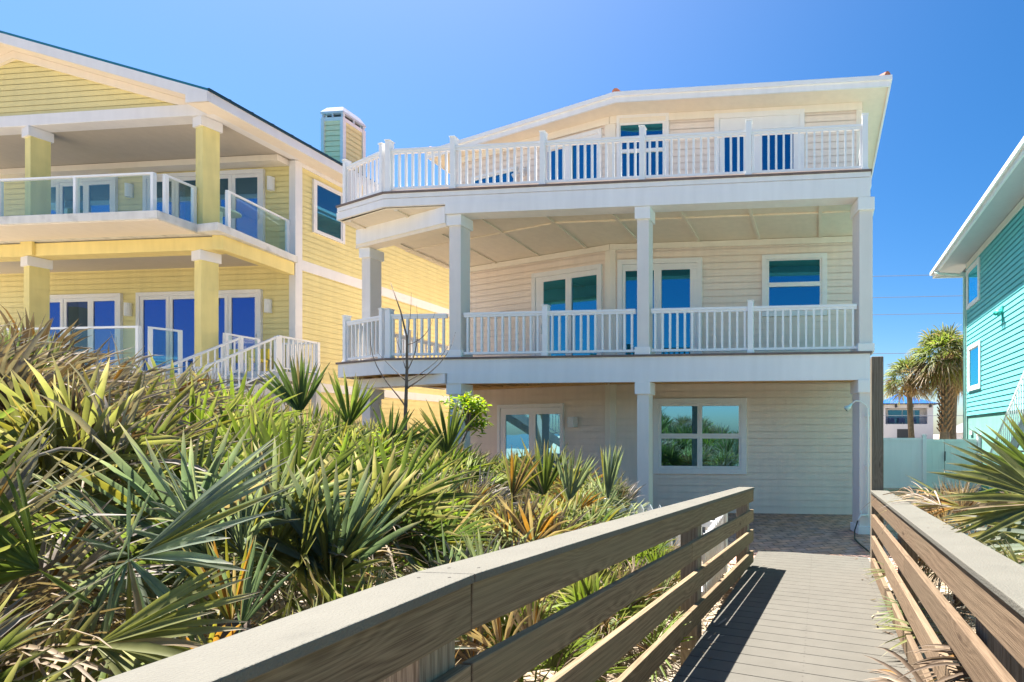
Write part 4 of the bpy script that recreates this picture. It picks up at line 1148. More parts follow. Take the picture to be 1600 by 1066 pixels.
MB().box(13.98, 14.12, 0.0, 0.05, 5.02, 5.24, FT).build('backplate', 'tealplastic', sl)
MB().tube([FT(14.05, 0.05, 5.12), FT(13.95, 0.18, 5.02)], [0.03, 0.07], 10).tube([FT(14.05, 0.05, 5.16), FT(14.17, 0.2, 5.06)], [0.03, 0.07], 10).build('lamp_head', 'tealplastic', sl, True)
MB().tube([FT(14.05, 0.03, 5.02), FT(14.03, 0.03, 4.80)], 0.02, 8).build('lead', 'tealplastic', sl)
# outside stair of the teal house
mb = MB()
def st_z(y): return 1.40 + (12.0 - y) * 0.85
mb.bar((4.45, 8.6, st_z(8.6) - 0.12), (4.45, 13.4, st_z(13.4) - 0.12), 0.04, 0.28); mb.bar((4.98, 8.6, st_z(8.6) - 0.12), (4.98, 13.4, st_z(13.4) - 0.12), 0.04, 0.28)
for i in range(22): y = 8.7 + i * 0.215; mb.box(4.475, 4.955, y, y + 0.25, st_z(y + 0.12) - 0.04, st_z(y + 0.12))
mb.build('stairs', 'slab', TH_)
picket_rail((4.43, 8.7, st_z(8.7)), (4.43, 13.3, st_z(13.3)), h=0.95, nb=36, parent=TH_)

# ------------------------------------------------------------------ fence between the houses
fe = thing('privacy_fence', 'white vinyl privacy fence with a double gate between the cream and teal houses', 'fence', (3.2, 16, 0))
def vinyl(x0, x1, mat, name, z1=1.62):
    mb = MB(); n = int(round((x1 - x0) / 0.17)); w = (x1 - x0) / n
    for i in range(n): mb.box(x0 + i*w + 0.004, x0 + (i+1)*w - 0.004, 15.99, 16.01, 0.08, z1 - 0.09)
    mb.box(x0, x1, 15.97, 16.03, z1 - 0.09, z1); mb.box(x0, x1, 15.97, 16.03, 0.04, 0.14)
    mb.box(x0, x1, 15.998, 16.002, 0.14, z1 - 0.1)
    mb.build(name, mat, fe)
vinyl(-0.2, 3.245, 'fence', 'fence_panel'); vinyl(3.355, 3.92, 'fencemint', 'gate', 1.58); vinyl(3.935, 4.95, 'fencemint', 'gate', 1.58)
for x in (1.2, 3.3, 4.99): MB().box(x - 0.06, x + 0.06, 15.94, 16.06, 0, 1.70).box(x - 0.075, x + 0.075, 15.925, 16.075, 1.70, 1.73).build('post', 'fence', fe, bevel=0.006)
MB().box(3.915, 3.945, 15.93, 15.97, 0.9, 1.2).build('latch', 'interior', fe)

# picket fence by the walk
pf = thing('picket_fence', 'low white picket fence behind the left boardwalk railing', 'fence', (-1.1, 5.9, 0))
line = [(-1.03, 5.35), (-1.30, 6.2), (-2.6, 6.55), (-4.6, 6.75)]
line = [(-1.10, 4.6), (-1.22, 6.28), (-2.9, 6.62), (-5.2, 6.9)]
for a, b_ in zip(line[:-1], line[1:]):
    L = (Vector(b_) - Vector(a)).length; fr = Fr(a, (b_[0]-a[0], b_[1]-a[1])); n = int(L / 0.135)
    for i in range(n):
        s = 0.07 + i * L / n; w = 0.042; z0, z1 = 0.02, 0.80
        p0 = fr(s - w, 0.012, z1 - 0.07); mb = MB()
        mb.box(s - w, s + w, 0.0, 0.022, z0, z1 - 0.07, fr)
        k = len(mb.v)
        mb.v += [fr(s - w, 0.0, z1 - 0.07), fr(s + w, 0.0, z1 - 0.07), fr(s, 0.0, z1), fr(s - w, 0.022, z1 - 0.07), fr(s + w, 0.022, z1 - 0.07), fr(s, 0.022, z1)]
        mb.f += [(k, k+1, k+2), (k+3, k+5, k+4), (k, k+2, k+5, k+3), (k+1, k+4, k+5, k+2)]
        mb.build('picket', 'picket', pf)
    MB().box(0, L, -0.045, -0.001, 0.18, 0.26, fr).build('fence_rail', 'picket', pf)
    MB().box(0, L, -0.045, -0.001, 0.55, 0.63, fr).build('fence_rail', 'picket', pf)
for p in (line[1], line[2]):
    MB().box(p[0] - 0.06, p[0] + 0.06, p[1] - 0.16, p[1] - 0.04, 0, 0.84).box(p[0] - 0.075, p[0] + 0.075, p[1] - 0.175, p[1] - 0.025, 0.84, 0.87).build('post', 'picket', pf, bevel=0.004)

# ------------------------------------------------------------------ far side of the street
fh = thing('distant_house', 'distant white house with bright blue hip roof and balcony beyond the fence', 'house', (13.5, 80, 0))
mb = MB()
x0, x1 = 9.6, 17.9
mb.box(x0, x1, 80, 92, -0.3, 3.3); mb.box(x0, x0 + 0.9, 80, 92, 3.3, 6.45); mb.box(x1 - 0.9, x1, 80, 92, 3.3, 6.45); mb.box(x0 + 0.9, x1 - 0.9, 80, 92, 5.85, 6.45)
mb.box(x0 + 0.9, x1 - 0.9, 82.2, 92, 3.3, 5.85)
mb.build('wall', 'farwall', fh)
ffr = Fr((0, 82.2), (1, 0), (0, -1))
for a, b_ in ((11.2, 13.4), (13.5, 15.3), (15.4, 16.2)): MB().box(a, b_, 0.01, 0.05, 3.35, 5.6, ffr).build('window', 'glass_scr', fh)
ffr = Fr((0, 80), (1, 0), (0, -1))
MB().box(12.3, 14.6, 0.01, 0.05, 0.6, 2.5, ffr).build('window', 'interior', fh)
mb = MB(); x = x0 + 0.9
while x < x1 - 0.9: mb.box(x, x + 0.03, 80.02, 80.05, 3.32, 4.35); x += 0.16
mb.box(x0 + 0.9, x1 - 0.9, 80.0, 80.06, 4.35, 4.42); mb.build('railing', 'furn', fh)
mb = MB(); mb.v = [(8.9, 79.3, 6.55), (18.6, 79.3, 6.55), (18.6, 92.7, 6.55), (8.9, 92.7, 6.55), (13.0, 84, 8.4), (14.4, 88, 8.4)]
mb.f = [(0, 1, 4), (1, 2, 5, 4), (2, 3, 5), (3, 0, 4, 5), (3, 2, 1, 0)]; mb.build('roof', 'bluemetal', fh)
mb = MB(); mb.box(8.9, 18.6, 79.3, 92.7, 6.40, 6.545); mb.build('roof_fascia', 'interior', fh)
for i, x in enumerate((9.9, 12.1, 14.6, 17.4)): MB().box(x - 0.15, x + 0.15, 79.4, 79.98, 5.9, 6.39).build('bracket', 'interior', fh)
for i, x in enumerate((11.6, 13.2, 15.0)):
    t = thing('balcony_chair', ('leftmost', 'middle', 'rightmost')[i] + ' of three dark blue chairs on the balcony of the distant blue roofed house', 'chair', (x, 80.9, 3.3), 'dark blue balcony chairs')
    MB().box(x - 0.45, x + 0.45, 80.6, 81.3, 3.6, 3.75).box(x - 0.45, x + 0.45, 81.2, 81.3, 3.75, 4.3).box(x - 0.45, x - 0.36, 80.65, 81.25, 3.3, 3.95).box(x + 0.36, x + 0.45, 80.65, 81.25, 3.3, 3.95).build('frame', 'furn', t)
gh = thing('distant_house', 'low distant house with grey shingle roof beside the teal house corner', 'house', (24, 70, 0))
MB().box(19.6, 30, 70, 80, -0.3, 1.9).build('wall', 'farwall', gh)
mb = MB(); mb.v = [(19.2, 69.5, 1.9), (30.4, 69.5, 1.9), (30.4, 80.5, 1.9), (19.2, 80.5, 1.9), (23, 75, 4.3), (27, 75, 4.3)]
mb.f = [(0, 1, 5, 4), (1, 2, 5), (2, 3, 4, 5), (3, 0, 4), (3, 2, 1, 0)]; mb.build('roof', 'greyroof', gh)

def sabal(label, x, y, trunk_h, tr, lean, bootlen, crown_r, nf, seed, mix):
    global rng
    rng = np.random.RandomState(seed)
    t = thing('cabbage_palm', label, 'palm tree', (x, y, 0), 'palms behind the fence')
    pts = []; rad = []
    for i in range(9):
        f = i / 8; pts.append((x + lean * f + 0.06 * math.sin(f * 5 + seed), y, trunk_h * f)); rad.append(tr * (1.12 - 0.2 * f))
    MB().tube(pts, rad, 12).build('trunk', 'palmbark', t, True)
    top = np.array(pts[-1])
    mb = MB()
    z = trunk_h - bootlen; k = 0
    while z < trunk_h - 0.02:
        for q in range(7):
            a = q * 0.8976 + k * 0.45
            f = z / trunk_h; cx = x + lean * f + 0.06 * math.sin(f * 5 + seed)
            rr = tr * (1.0 + 0.35 * (z - trunk_h + bootlen) / bootlen)
            p = Vector((cx + rr * math.cos(a), y + rr * math.sin(a), z)); d = Vector((math.cos(a + 0.3) * 0.16, math.sin(a + 0.3) * 0.16, 0.22))
            mb.bar(p, p + d, 0.09, 0.03, (math.cos(a), math.sin(a), 0.2))
        z += 0.17; k += 1
    mb.build('boots', 'boots', t)
    L = Leaves(); kinds, ws = zip(*mix.items()); ws = np.array(ws, float) / sum(ws)
    for i in range(nf):
        a = i * 2.39996; e = R(-38 + 120 * ((i + 0.5) / nf) + rng.normal(0, 6))
        d = np.array([math.cos(a) * math.cos(e), math.sin(a) * math.cos(e), math.sin(e)])
        pl = crown_r * rng.uniform(0.42, 0.60)
        k = kinds[rng.choice(len(kinds), p=ws)]
        if e < R(-8): k = ['tan', 'grey', 'brown', 'olive'][rng.randint(4)]
        r0 = top + np.array([0, 0, 0.0]); hub = r0 + d * pl; hub[2] -= 0.10 * crown_r * math.cos(e)
        fan(L, r0, hub, crown_r * rng.uniform(0.46, 0.58), k, 18, rng.uniform(1.2, 1.9), np.array([0, 0, 1.0]) + rng.normal(0, .4, 3), droop=rng.uniform(0.2, 0.45), wilt=0.3, ns=4, wid=1.25)
    L.build('crown', 'leaf', t)
pm = {'green': 4, 'bright': 2, 'olive': 4, 'deep': 1, 'silver': 2, 'tan': 1}
sabal('shorter slim trunked cabbage palm in front of the blue roofed house', 4.95, 26, 4.55, 0.15, -0.45, 0.9, 1.5, 64, 3, pm)
sabal('tall cabbage palm with a boot covered trunk right of the shorter palm', 6.10, 25, 5.45, 0.22, 0.05, 3.6, 1.9, 84, 5, pm)
sabal('smooth grey trunked cabbage palm half hidden by the teal house corner', 7.05, 27, 5.0, 0.22, 0.05, 0.8, 1.8, 60, 9, pm)
rng = np.random.RandomState(77)
for i, (z, yy) in enumerate(((20.6, 60), (18.2, 60.5), (16.25, 61), (11.3, 59.5), (3.9, 58))):
    names = ['highest', 'second highest', 'third highest', 'fourth highest', 'lowest']
    pts = [(-6 + 52 * k / 16, yy, z + 0.012 * k - 0.9 * (1 - ((k - 8) / 8) ** 2) * 0.3 + 0.1) for k in range(17)]
    tag(MB().tube(pts, 0.035, 5).build('power_line', 'wire'), names[i] + ' of the thin overhead wires crossing between the cream and teal houses', 'power line', 'overhead wires')

# ------------------------------------------------------------------ sapling and leafy shrub
def branch(mb, p, d, L, r, depth, spread, rnd, up=0.25):
    pts = [p]; rad = [r]; q = Vector(p); d = Vector(d).normalized(); n = 6
    for i in range(n):
        d = (d + Vector((rnd.uniform(-.08, .08), rnd.uniform(-.08, .08), up * 0.12))).normalized(); q = q + d * (L / n); pts.append(tuple(q)); rad.append(r * (1 - 0.75 * (i + 1) / n))
    mb.tube(pts, rad, 6); return pts
sp_ = thing('bare_sapling', 'bare brown sapling with thin upcurved branches in front of the left balcony corner', 'sapling', (-5.36, 6.0, H(-5.36, 6)))
mb = MB()
g = H(-5.36, 6.0)
mb.tube([(-5.33, 6.0, g - 0.1), (-5.36, 6.0, 1.3), (-5.35, 6, 2.0), (-5.33, 6, 2.6), (-5.33, 6.0, 3.0), (-5.42, 6.0, 3.35), (-5.56, 6, 3.72)], [0.028, 0.024, 0.020, 0.015, 0.011, 0.008, 0.003], 8)
def crv(pts, r):
    P = [Vector(p) for p in pts]; out = []
    for i in range(9):
        t = i / 8
        out.append(tuple(P[0] * (1-t)**3 + P[1] * 3*t*(1-t)**2 + P[2] * 3*t*t*(1-t) + P[3] * t**3))
    mb.tube(out, [r * 0.62 * (1 - 0.8 * k / 8) for k in range(9)], 6)
crv([(-5.36, 6, 2.12), (-5.55, 6.05, 2.35), (-5.9, 6.0, 2.6), (-5.84, 6.0, 3.12)], 0.016)
crv([(-5.35, 6, 2.32), (-5.15, 5.95, 2.45), (-4.75, 6.0, 2.6), (-4.66, 6.0, 3.06)], 0.015)
crv([(-5.34, 6, 2.55), (-5.25, 6.05, 2.75), (-5.14, 6.0, 3.0), (-5.20, 6.0, 3.42)], 0.012)
crv([(-5.34, 6, 2.72), (-5.27, 5.9, 2.85), (-5.22, 5.95, 3.2), (-5.27, 6.0, 3.58)], 0.011)
crv([(-5.36, 6, 2.45), (-5.6, 6.1, 2.6), (-5.7, 6.0, 2.75), (-5.85, 6.1, 2.85)], 0.010)
crv([(-5.34, 6, 2.42), (-5.1, 6.1, 2.6), (-4.9, 6.1, 2.75), (-4.82, 6.1, 2.95)], 0.010)
crv([(-5.33, 6, 2.9), (-5.1, 6.1, 3.0), (-5.08, 6.1, 3.2), (-5.02, 6.1, 3.35)], 0.008)
crv([(-5.35, 6, 2.6), (-5.5, 6.1, 2.8), (-5.55, 6.1, 2.95), (-5.6, 6.1, 3.1)], 0.008)
mb.build('branches', 'bark', sp_, True)
def leafy(name, label, c, rad, stems, n, pal, ll=0.09):
    t = thing(name, label, 'shrub', (c[0], c[1], H(c[0], c[1])))
    mb = MB(); L = Leaves()
    tips = []
    for i in range(stems):
        a = rng.uniform(0, 6.28); e = rng.uniform(0.2, 1.4)
        p1 = np.array([c[0] + rad * 0.8 * math.cos(a) * math.cos(e), c[1] + rad * 0.8 * math.sin(a) * math.cos(e), c[2] + rad * 0.85 * math.sin(e) * (1 if rng.rand() > .35 else -0.6)])
        tips.append(p1); mb.tube([(c[0], c[1], c[2] - rad * 0.7), tuple((np.array(c) + p1) / 2 + rng.normal(0, .03, 3)), tuple(p1)], [0.012, 0.008, 0.004], 5)
    mb.tube([(c[0] - 0.25, c[1], H(c[0], c[1]) - 0.1), (c[0] - 0.1, c[1], c[2] - rad * 1.3), (c[0], c[1], c[2] - rad * 0.6)], [0.02, 0.017, 0.012], 6)
    mb.build('stems', 'bark', t, True)
    N_ = n; tp = np.array(tips); pick = rng.randint(0, stems, N_)
    base = tp[pick] + rng.normal(0, rad * 0.17, (N_, 3)) 
    D = rng.normal(0, 1, (N_, 3)); D[:, 2] = D[:, 2] * 0.6 + 0.15; D /= np.linalg.norm(D, axis=1, keepdims=True)
    Nn = rng.normal(0, 0.5, (N_, 3)); Nn[:, 2] += 1; Nn -= D * np.sum(Nn * D, 1)[:, None]; Nn /= np.linalg.norm(Nn, axis=1, keepdims=True)
    C = np.array([PAL_B[pal[k]] for k in rng.randint(0, len(pal), N_)]) * np.exp(rng.normal(0, 0.18, (N_, 1)))
    blades(L, base, D, Nn, ll * np.exp(rng.normal(0, .25, N_)), np.full(N_, ll * 0.17), np.full(N_, 0.25), C, C, np.zeros(N_), 4, 0.9, 0.35)
    L.build('foliage', 'bush', t)
PAL_B = {'lime': (0.24, 0.36, 0.02), 'leaf': (0.12, 0.24, 0.02), 'yel': (0.42, 0.46, 0.02)}
leafy('leafy_shrub', 'bright lime green leafy shrub in front of the ground floor column', (-5.24, 7.0, 2.0), 0.30, 16, 620, ['lime', 'lime', 'yel', 'leaf'])
leafy('leafy_shrub', 'small yellow green shrub at the foot of the bare sapling', (-5.75, 6.2, 1.55), 0.24, 12, 420, ['lime', 'yel', 'leaf'])

# ------------------------------------------------------------------ saw palmettos
A_ = {'green': 5, 'bright': 2, 'deep': 1.5, 'olive': 3, 'tan': 2, 'silver': 1}
B_ = {'green': 3, 'olive': 3, 'tan': 3, 'grey': 2, 'brown': 1, 'yellow': 1}
D_ = {'tan': 5, 'grey': 6, 'brown': 3, 'olive': 2, 'green': 2, 'orange': .6}
S_ = {'silver': 4, 'blue': 4, 'olive': 3, 'green': 2, 'grey': 2}
O_ = {'green': 3, 'olive': 3, 'orange': 3, 'tan': 2, 'silver': 2}
G_ = {'bright': 5, 'green': 4, 'deep': 1, 'olive': 1.5, 'tan': 1.2, 'silver': 1}
PLANTS = [
    # x, y, z(head), n, mix, size, label, dead
    (-8.6, 8.2, 1.55, 15, B_, 1.0, 'olive and tan palmetto nearest the foot of the yellow house stairs', .3),
    (-7.6, 7.9, 1.35, 16, A_, 1.0, 'dark green palmetto in front of the yellow house stair landing', .2),
    (-6.7, 7.6, 1.15, 15, A_, 1.0, 'upright green palmetto below the left balcony corner of the cream house', .1),
    (-5.6, 7.5, 0.80, 14, S_, .95, 'pale palmetto between the sapling and the cream house column', .2),
    (-4.7, 7.3, 0.62, 15, G_, .85, 'green palmetto in front of the ground floor sliding door', .1),
    (-3.75, 7.1, 0.50, 14, O_, .85, 'orange tinged palmetto under the ground floor wall lamp', .3),
    (-2.95, 6.75, 0.42, 12, S_, .80, 'pale green palmetto nearest the white picket fence', .1),
    (-9.6, 7.0, 2.05, 15, D_, 1.05, 'dry grey palmetto below the lower glass railing of the yellow house', .6),
    (-8.4, 6.6, 1.75, 16, B_, 1.05, 'half dry palmetto beneath the right yellow column', .5),
    (-7.3, 6.5, 1.40, 15, G_, 1.05, 'large bright green palmetto left of the bare sapling', .1),
    (-6.2, 6.4, 1.05, 14, A_, 1.0, 'green palmetto at the foot of the bare sapling', .3),
    (-5.0, 6.2, 0.70, 14, B_, .95, 'mixed green and tan palmetto right of the bare sapling', .4),
    (-4.0, 6.0, 0.45, 14, B_, .9, 'tan tipped palmetto behind the middle of the left railing', .4),
    (-3.0, 5.7, 0.30, 12, O_, .85, 'orange bladed palmetto behind the far half of the left railing', .3),
    (-2.1, 5.5, 0.15, 10, A_, .75, 'low green palmetto beside the picket fence end', .1),
    (-8.6, 5.2, 2.00, 16, D_, 1.1, 'dry wind bent palmetto with grey blades near the left picture edge', .8),
    (-7.4, 5.1, 1.75, 16, D_, 1.1, 'tangle of tan and grey palmetto blades on the dune crest', .8),
    (-6.2, 5.0, 1.35, 16, B_, 1.05, 'half dead palmetto on the dune below the yellow columns', .6),
    (-5.0, 4.8, 1.02, 15, G_, 1.05, 'big sunlit green palmetto fan plant in the middle of the dune', .1),
    (-3.9, 4.7, 0.65, 14, B_, .95, 'olive palmetto with brown tips behind the bend of the left railing', .4),
    (-2.9, 4.4, 0.40, 12, O_, .9, 'low palmetto with rusty blades close to the left railing', .4),
    (-2.0, 4.2, 0.12, 9, A_, .75, 'small green palmetto seen through the gaps of the left railing', .2),
    (-6.9, 3.7, 1.95, 16, D_, 1.1, 'tall dry palmetto clump at the upper left edge of the dune', .7),
    (-5.6, 3.6, 1.50, 16, D_, 1.1, 'swept tan and green palmetto clump on the left slope', .7),
    (-4.4, 3.5, 1.10, 15, G_, 1.05, 'bright green palmetto with a complete round fan', .1),
    (-3.3, 3.3, 0.78, 14, A_, 1.0, 'upright green palmetto just above the left railing cap', .3),
    (-2.35, 3.1, 0.40, 10, S_, .85, 'blue green palmetto tucked against the left railing', .2),
    (-5.2, 2.5, 1.55, 15, D_, 1.1, 'yellow and tan palmetto at the left picture edge', .6),
    (-4.1, 2.4, 1.15, 15, B_, 1.05, 'mixed palmetto with dry yellow blades in the left foreground', .5),
    (-3.0, 2.3, 0.85, 14, S_, 1.0, 'silvery blue palmetto with broad drooping blades', .3),
    (-2.3, 2.0, 0.50, 10, O_, .75, 'small palmetto with two orange blades beside the near railing', .3),
    (-3.3, 1.3, 0.85, 14, S_, 1.05, 'large silver green palmetto in the bottom left corner', .3),
    (-2.55, 1.15, 0.55, 11, B_, .85, 'olive palmetto at the bottom edge beside the near railing cap', .3),
    (-4.6, 1.0, 1.25, 12, D_, 1.05, 'dry palmetto outside the bottom left corner', .5),
]
RIGHT = [
    (1.85, 3.3, 0.85, 15, {'green': 3, 'olive': 4, 'orange': 1, 'silver': 2}, .9, 'large olive palmetto leaning over the right railing', .4),
    (1.45, 5.3, 0.70, 12, D_, .7, 'dry brown palmetto heaped behind the far end of the right railing', 1.2),
    (2.5, 5.6, 0.70, 11, B_, .85, 'half dry palmetto in front of the white fence gate', .6),
    (1.40, 2.3, 0.70, 9, {'tan': 2, 'grey': 2, 'olive': 3, 'orange': 1}, .8, 'grey and tan palmetto spilling over the near right railing', 1.0),
    (2.9, 4.0, 1.10, 14, B_, 1.0, 'green palmetto at the right picture edge', .3),
    (1.30, 1.3, 0.40, 7, D_, .7, 'dry grey palmetto poking between the right railing boards', 1.4),
]
CAMN = (0.0, -1.0, 0.25)
HEROES = [
    (-2.88, 1.86, 1.23, (0.75, 0.15, 0.45), 0.62, 'silver', 17, 0.62, (-0.4, -1.0, 0.5), 0.04, 0.0),
    (-2.92, 1.86, 1.22, (0.15, -0.1, -1.0), 0.52, 'blue', 11, 0.85, CAMN, 0.25, 0.15),
    (-2.95, 1.84, 1.20, (-0.4, -0.1, -1.0), 0.50, 'silver', 7, 0.6, CAMN, 0.35, 0.2),
    (-4.05, 3.26, 1.35, (0.05, 0.0, 1.0), 0.60, 'bright', 30, 2.2, (0.05, -1.0, 0.35), 0.03, 0.0),
    (-5.04, 3.58, 1.46, (-0.25, 0.0, 1.0), 0.72, 'bright', 20, 0.85, CAMN, 0.03, 0.0),
    (-3.50, 3.01, 1.23, (0.35, 0.0, 1.0), 0.66, 'green', 22, 1.0, CAMN, 0.04, 0.0),
    (-2.80, 2.67, 0.92, (-0.15, 0.0, 1.0), 0.66, 'blue', 22, 1.05, CAMN, 0.03, 0.0),
    (-3.12, 2.74, 0.89, (-0.6, 0.0, 1.0), 0.62, 'silver', 16, 0.7, CAMN, 0.05, 0.05),
    (-2.71, 2.07, 0.87, (-0.15, 0.0, 1.0), 0.38, 'orange', 11, 0.55, CAMN, 0.02, 0.1),
    (-2.66, 2.07, 0.86, (0.35, 0.0, 1.0), 0.40, 'blue', 8, 0.4, CAMN, 0.02, 0.0),
    (-2.76, 1.67, 0.94, (0.9, 0.1, 0.12), 0.52, 'olive', 18, 0.6, (-0.2, -1.0, 0.6), 0.05, 0.1),
    (-3.14, 1.74, 1.20, (-0.8, 0.1, 0.3), 0.55, 'green', 16, 0.7, CAMN, 0.08, 0.1),
    (-6.25, 5.48, 2.00, (-0.1, 0.0, 1.0), 0.66, 'deep', 20, 0.8, CAMN, 0.02, 0.0),
    (-5.95, 5.81, 1.85, (0.1, 0.0, 1.0), 0.64, 'green', 20, 0.75, CAMN, 0.02, 0.0),
    (-5.43, 5.85, 1.50, (0.4, 0.0, 1.0), 0.62, 'deep', 20, 0.8, CAMN, 0.03, 0.0),
    (-4.92, 6.20, 1.50, (-0.25, 0.0, 1.0), 0.66, 'green', 20, 0.85, CAMN, 0.03, 0.0),
    (-3.43, 5.93, 0.98, (-0.3, 0.0, 1.0), 0.64, 'green', 22, 0.85, CAMN, 0.02, 0.0),
    (-3.10, 5.93, 0.90, (0.2, 0.0, 1.0), 0.62, 'silver', 16, 0.45, CAMN, 0.02, 0.0),
    (-2.72, 6.19, 0.90, (0.12, 0.0, 1.0), 0.66, 'silver', 12, 0.22, CAMN, 0.02, 0.0),
    (-3.33, 5.13, 1.05, (0.3, 0.0, 1.0), 0.52, 'orange', 14, 0.5, CAMN, 0.03, 0.2),
    (-5.02, 2.78, 1.66, (0.9, 0.1, 0.5), 0.70, 'tan', 18, 0.32, CAMN, 0.06, 0.35),
    (-5.20, 2.90, 1.50, (0.8, 0.1, 0.75), 0.66, 'olive', 18, 0.55, CAMN, 0.04, 0.1),
    (-5.81, 3.51, 1.95, (0.9, 0.0, 0.6), 0.70, 'grey', 20, 0.38, CAMN, 0.08, 0.5),
    (-5.60, 3.40, 1.80, (0.9, 0.0, 0.42), 0.72, 'tan', 20, 0.34, CAMN, 0.08, 0.4),
    (-6.62, 4.45, 1.95, (0.9, 0.0, 0.5), 0.72, 'grey', 22, 0.45, CAMN, 0.10, 0.5),
    (-6.59, 3.65, 1.98, (0.6, 0.0, 0.8), 0.62, 'green', 20, 0.8, CAMN, 0.05, 0.1),
    (-5.88, 3.11, 1.98, (0.1, 0.0, 1.0), 0.55, 'deep', 16, 0.6, CAMN, 0.03, 0.15),
    (-5.95, 3.15, 1.92, (0.5, 0.0, 1.0), 0.62, 'brown', 14, 0.45, CAMN, 0.08, 0.5),
    (-4.39, 2.43, 1.45, (0.2, 0.0, 1.0), 0.45, 'yellow', 10, 0.5, CAMN, 0.03, 0.2),
    (1.27, 2.82, 1.38, (-1.0, 0.0, 0.10), 0.62, 'olive', 20, 0.80, (0.0, -1.0, 0.6), 0.04, 0.05),
    (1.28, 2.90, 1.28, (-1.0, 0.1, 0.02), 0.60, 'yellow', 9, 0.35, (0.0, -0.6, 1.0), 0.05, 0.1),
    (1.50, 3.34, 1.42, (-0.75, 0.0, 0.55), 0.60, 'green', 20, 0.85, CAMN, 0.04, 0.0),
    (1.32, 2.55, 1.22, (-0.95, 0.3, -0.15), 0.62, 'silver', 16, 0.55, (0.0, -0.6, 1.0), 0.06, 0.1),
    (1.19, 4.32, 1.14, (-0.9, 0.1, 0.1), 0.50, 'orange', 14, 0.7, (0, -0.5, 1.0), 0.06, 0.3),
    (1.05, 4.70, 1.12, (-0.8, 0.6, 0.12), 0.46, 'tan', 16, 0.9, (0, -0.4, 1.0), 0.25, 0.95),
    (0.98, 5.15, 1.12, (-0.5, 0.6, 0.12), 0.46, 'brown', 16, 1.1, (0, -0.4, 1.0), 0.30, 0.95),
    (1.00, 4.2, 1.16, (-0.7, 0.8, 0.0), 0.50, 'grey', 16, 0.8, (0, -0.4, 1.0), 0.25, 0.9),
    (0.74, 4.55, 0.50, (-1.0, 0.0, 0.02), 0.34, 'olive', 9, 0.45, (0, -0.3, 1.0), 0.05, 0.1),
    (0.74, 4.00, 0.36, (-1.0, 0.1, -0.12), 0.34, 'green', 9, 0.7, (0, -0.3, 1.0), 0.05, 0.1),
    (0.74, 2.10, 0.78, (-0.8, 0.4, -0.05), 0.40, 'brown', 15, 0.55, (0, -0.7, 0.8), 0.22, 0.55),
    (0.76, 1.85, 0.70, (-0.8, 0.3, -0.15), 0.42, 'grey', 14, 0.50, (0, -0.7, 0.8), 0.25, 0.6),
    (0.78, 1.62, 0.74, (-0.7, 0.35, -0.1), 0.42, 'brown', 15, 0.55, (0, -0.7, 0.8), 0.30, 0.6),
    (0.78, 2.40, 0.60, (-0.8, 0.3, -0.1), 0.38, 'brown', 13, 0.50, (0, -0.7, 0.8), 0.25, 0.6),
    (0.80, 1.45, 0.66, (-0.6, 0.4, 0.0), 0.40, 'brown', 13, 0.55, (0, -0.7, 0.8), 0.30, 0.7),
    (0.50, 2.05, 0.62, (-0.75, 0.30, 0.05), 0.44, 'brown', 15, 0.60, (0, -0.7, 0.8), 0.22, 0.5),
    (0.50, 1.75, 0.70, (-0.70, 0.45, 0.00), 0.46, 'tan', 13, 0.50, (0, -0.7, 0.8), 0.28, 0.55),
    (0.51, 1.55, 0.60, (-0.65, 0.55, 0.05), 0.44, 'grey', 15, 0.60, (0, -0.7, 0.8), 0.30, 0.55),
    (0.52, 2.40, 0.50, (-0.80, 0.20, 0.00), 0.34, 'brown', 12, 0.60, (0, -0.7, 0.8), 0.22, 0.5),
    (0.72, 3.4, 0.42, (-1.0, 0.1, -0.05), 0.34, 'olive', 9, 0.6, (0, -0.3, 1.0), 0.05, 0.2),
]
LOW = [
    (-1.55, 5.0, 0.10, 9, G_, .62, 'low bright palmetto below the far end of the left railing', .3),
    (-1.50, 4.2, 0.16, 9, O_, .62, 'low rusty palmetto behind the third left railing post', .5),
    (-1.60, 3.4, 0.22, 10, A_, .68, 'low green palmetto pressed against the left railing boards', .5),
    (-1.70, 2.7, 0.28, 10, G_, .70, 'low bright green palmetto below the bend of the left railing', .4),
    (-1.75, 2.0, 0.30, 9, B_, .65, 'low straw coloured palmetto behind the left railing corner post', .8),
    (-2.6, 5.0, 0.34, 11, A_, .8, 'round green palmetto between the left railing and the picket fence', .3),
    (-3.4, 4.0, 0.66, 12, G_, .9, 'bright palmetto between two brown tipped ones above the left railing', .2),
    (-5.9, 4.3, 1.35, 14, G_, 1.0, 'bright green palmetto in the heart of the dry dune clump', .2),
    (-4.6, 5.6, 0.85, 13, G_, .95, 'bright green palmetto right below the bare sapling', .2),
]
BACK = [                                                   # dune growth behind the camera, mirrored in the ground floor glass
    (-6.0, -3.0, 1.5, 12, A_, 1.2, 'green palmetto on the seaward dune mirrored in the sliding door glass', .3),
    (-9.0, -2.0, 1.9, 12, A_, 1.2, 'green palmetto mirrored at the left of the sliding door glass', .3),
    (-12.0, -1.0, 2.0, 12, B_, 1.2, 'mixed palmetto mirrored at the far left of the sliding door glass', .3),
    (-4.0, -5.0, 1.1, 12, A_, 1.2, 'green palmetto on the seaward dune mirrored in the double window', .3),
    (2.5, -4.0, 0.9, 12, A_, 1.2, 'green palmetto on the seaward side mirrored low in the double window', .3),
]
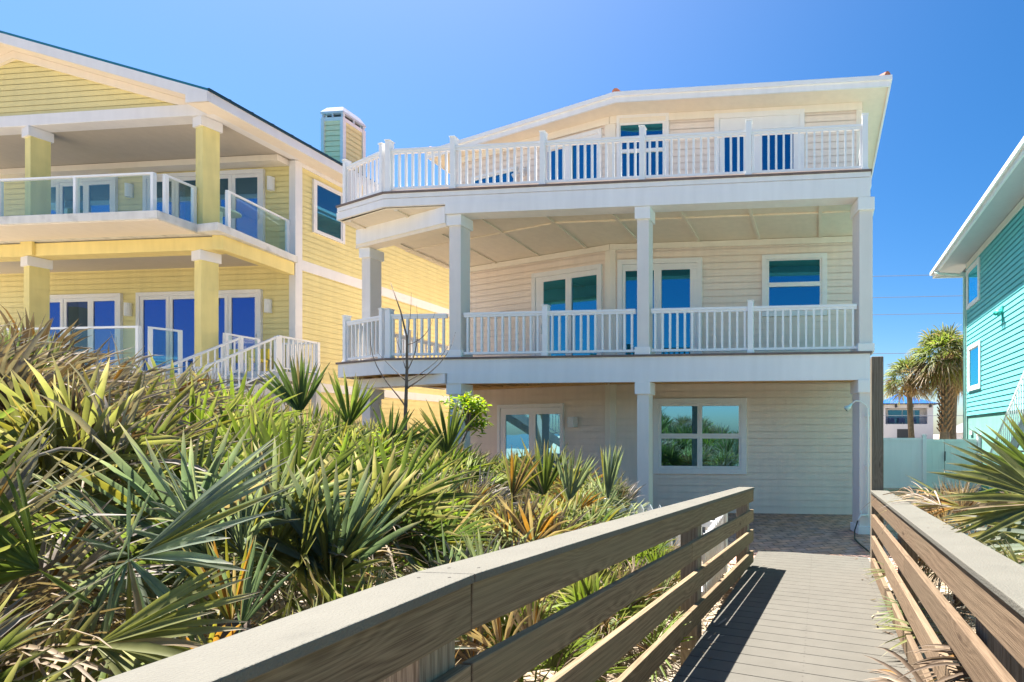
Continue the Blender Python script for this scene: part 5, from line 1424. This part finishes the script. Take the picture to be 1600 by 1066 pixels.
ALL = [((p[0], p[1], p[2] + (0.12 if -5.2 < p[0] and p[1] > 5.5 else (-0.34 if p[0] < -8 else (-0.24 if p[0] < -5.4 else 0))), *p[3:]), ((0.16, -0.10) if p[7] >= .5 else (0.02, -0.10))) for p in PLANTS] + \
      [(p, (0.0, -0.05)) for p in LOW] + [(p, (-0.30, -0.05)) for p in RIGHT] + [(p, (0, 0)) for p in BACK]
HEROES = [((h[0] * 0.90, h[1] * 0.90, 1.75 + (h[2] - 1.75) * 0.90) + h[3:]) if h[0] < -1 else h for h in HEROES]
own = {}
for h in HEROES:
    k = min(range(len(ALL)), key=lambda i: (ALL[i][0][0] - h[0])**2 + (ALL[i][0][1] - h[1])**2)
    own.setdefault(k, []).append(h)
for i, ((x, y, z, n, mix, size, label, dead), wind) in enumerate(ALL):
    palmetto('saw_palmetto', x, y, z, int(n * 1.22), mix, label, size, None, dead, wind=wind, heroes=own.get(i, ()), face=0.5 if dead < .5 else 0.2)

# fallen blades and dry litter under the plants
L = Leaves(); n = 5230
px_ = np.concatenate([rng.uniform(-9.5, -0.95, 4200), rng.uniform(0.75, 3.6, 1000), rng.choice([-0.78, 0.5], 30) + rng.uniform(-.04, .1, 30)]); py_ = np.concatenate([rng.uniform(0.3, 7.0, 4200), rng.uniform(0.5, 6.5, 1000), rng.uniform(2, 6.8, 30)])
pz_ = np.array([H(a, b_) for a, b_ in zip(px_, py_)]) + rng.uniform(0.01, 0.09, n)
pz_[-30:] = [dz(v) + 0.008 for v in py_[-30:]]
an = rng.uniform(0, 6.283, n); D = np.stack([np.cos(an), np.sin(an), rng.normal(0, .14, n)], 1); D /= np.linalg.norm(D, axis=1, keepdims=True)
Nn = np.stack([rng.normal(0, .3, n), rng.normal(0, .3, n), np.ones(n)], 1); Nn -= D * np.sum(Nn * D, 1)[:, None]; Nn /= np.linalg.norm(Nn, axis=1, keepdims=True)
C = np.array([PAL[('tan', 'brown', 'grey', 'brown', 'tan')[k]][0] for k in rng.randint(0, 5, n)]) * np.exp(rng.normal(0, .25, (n, 1)))
blades(L, np.stack([px_, py_, pz_], 1), D, Nn, np.concatenate([rng.uniform(0.15, 0.55, n - 30), rng.uniform(0.03, 0.14, 30)]), rng.uniform(0.005, 0.013, n), np.zeros(n), C, C, rng.normal(0, .12, n), 4, 0.9, 0.4)
litter = L.build('leaf_litter', 'dead'); struct(litter, 'stuff'); litter['label'] = 'dry fallen palmetto blades covering the sand under the plants'
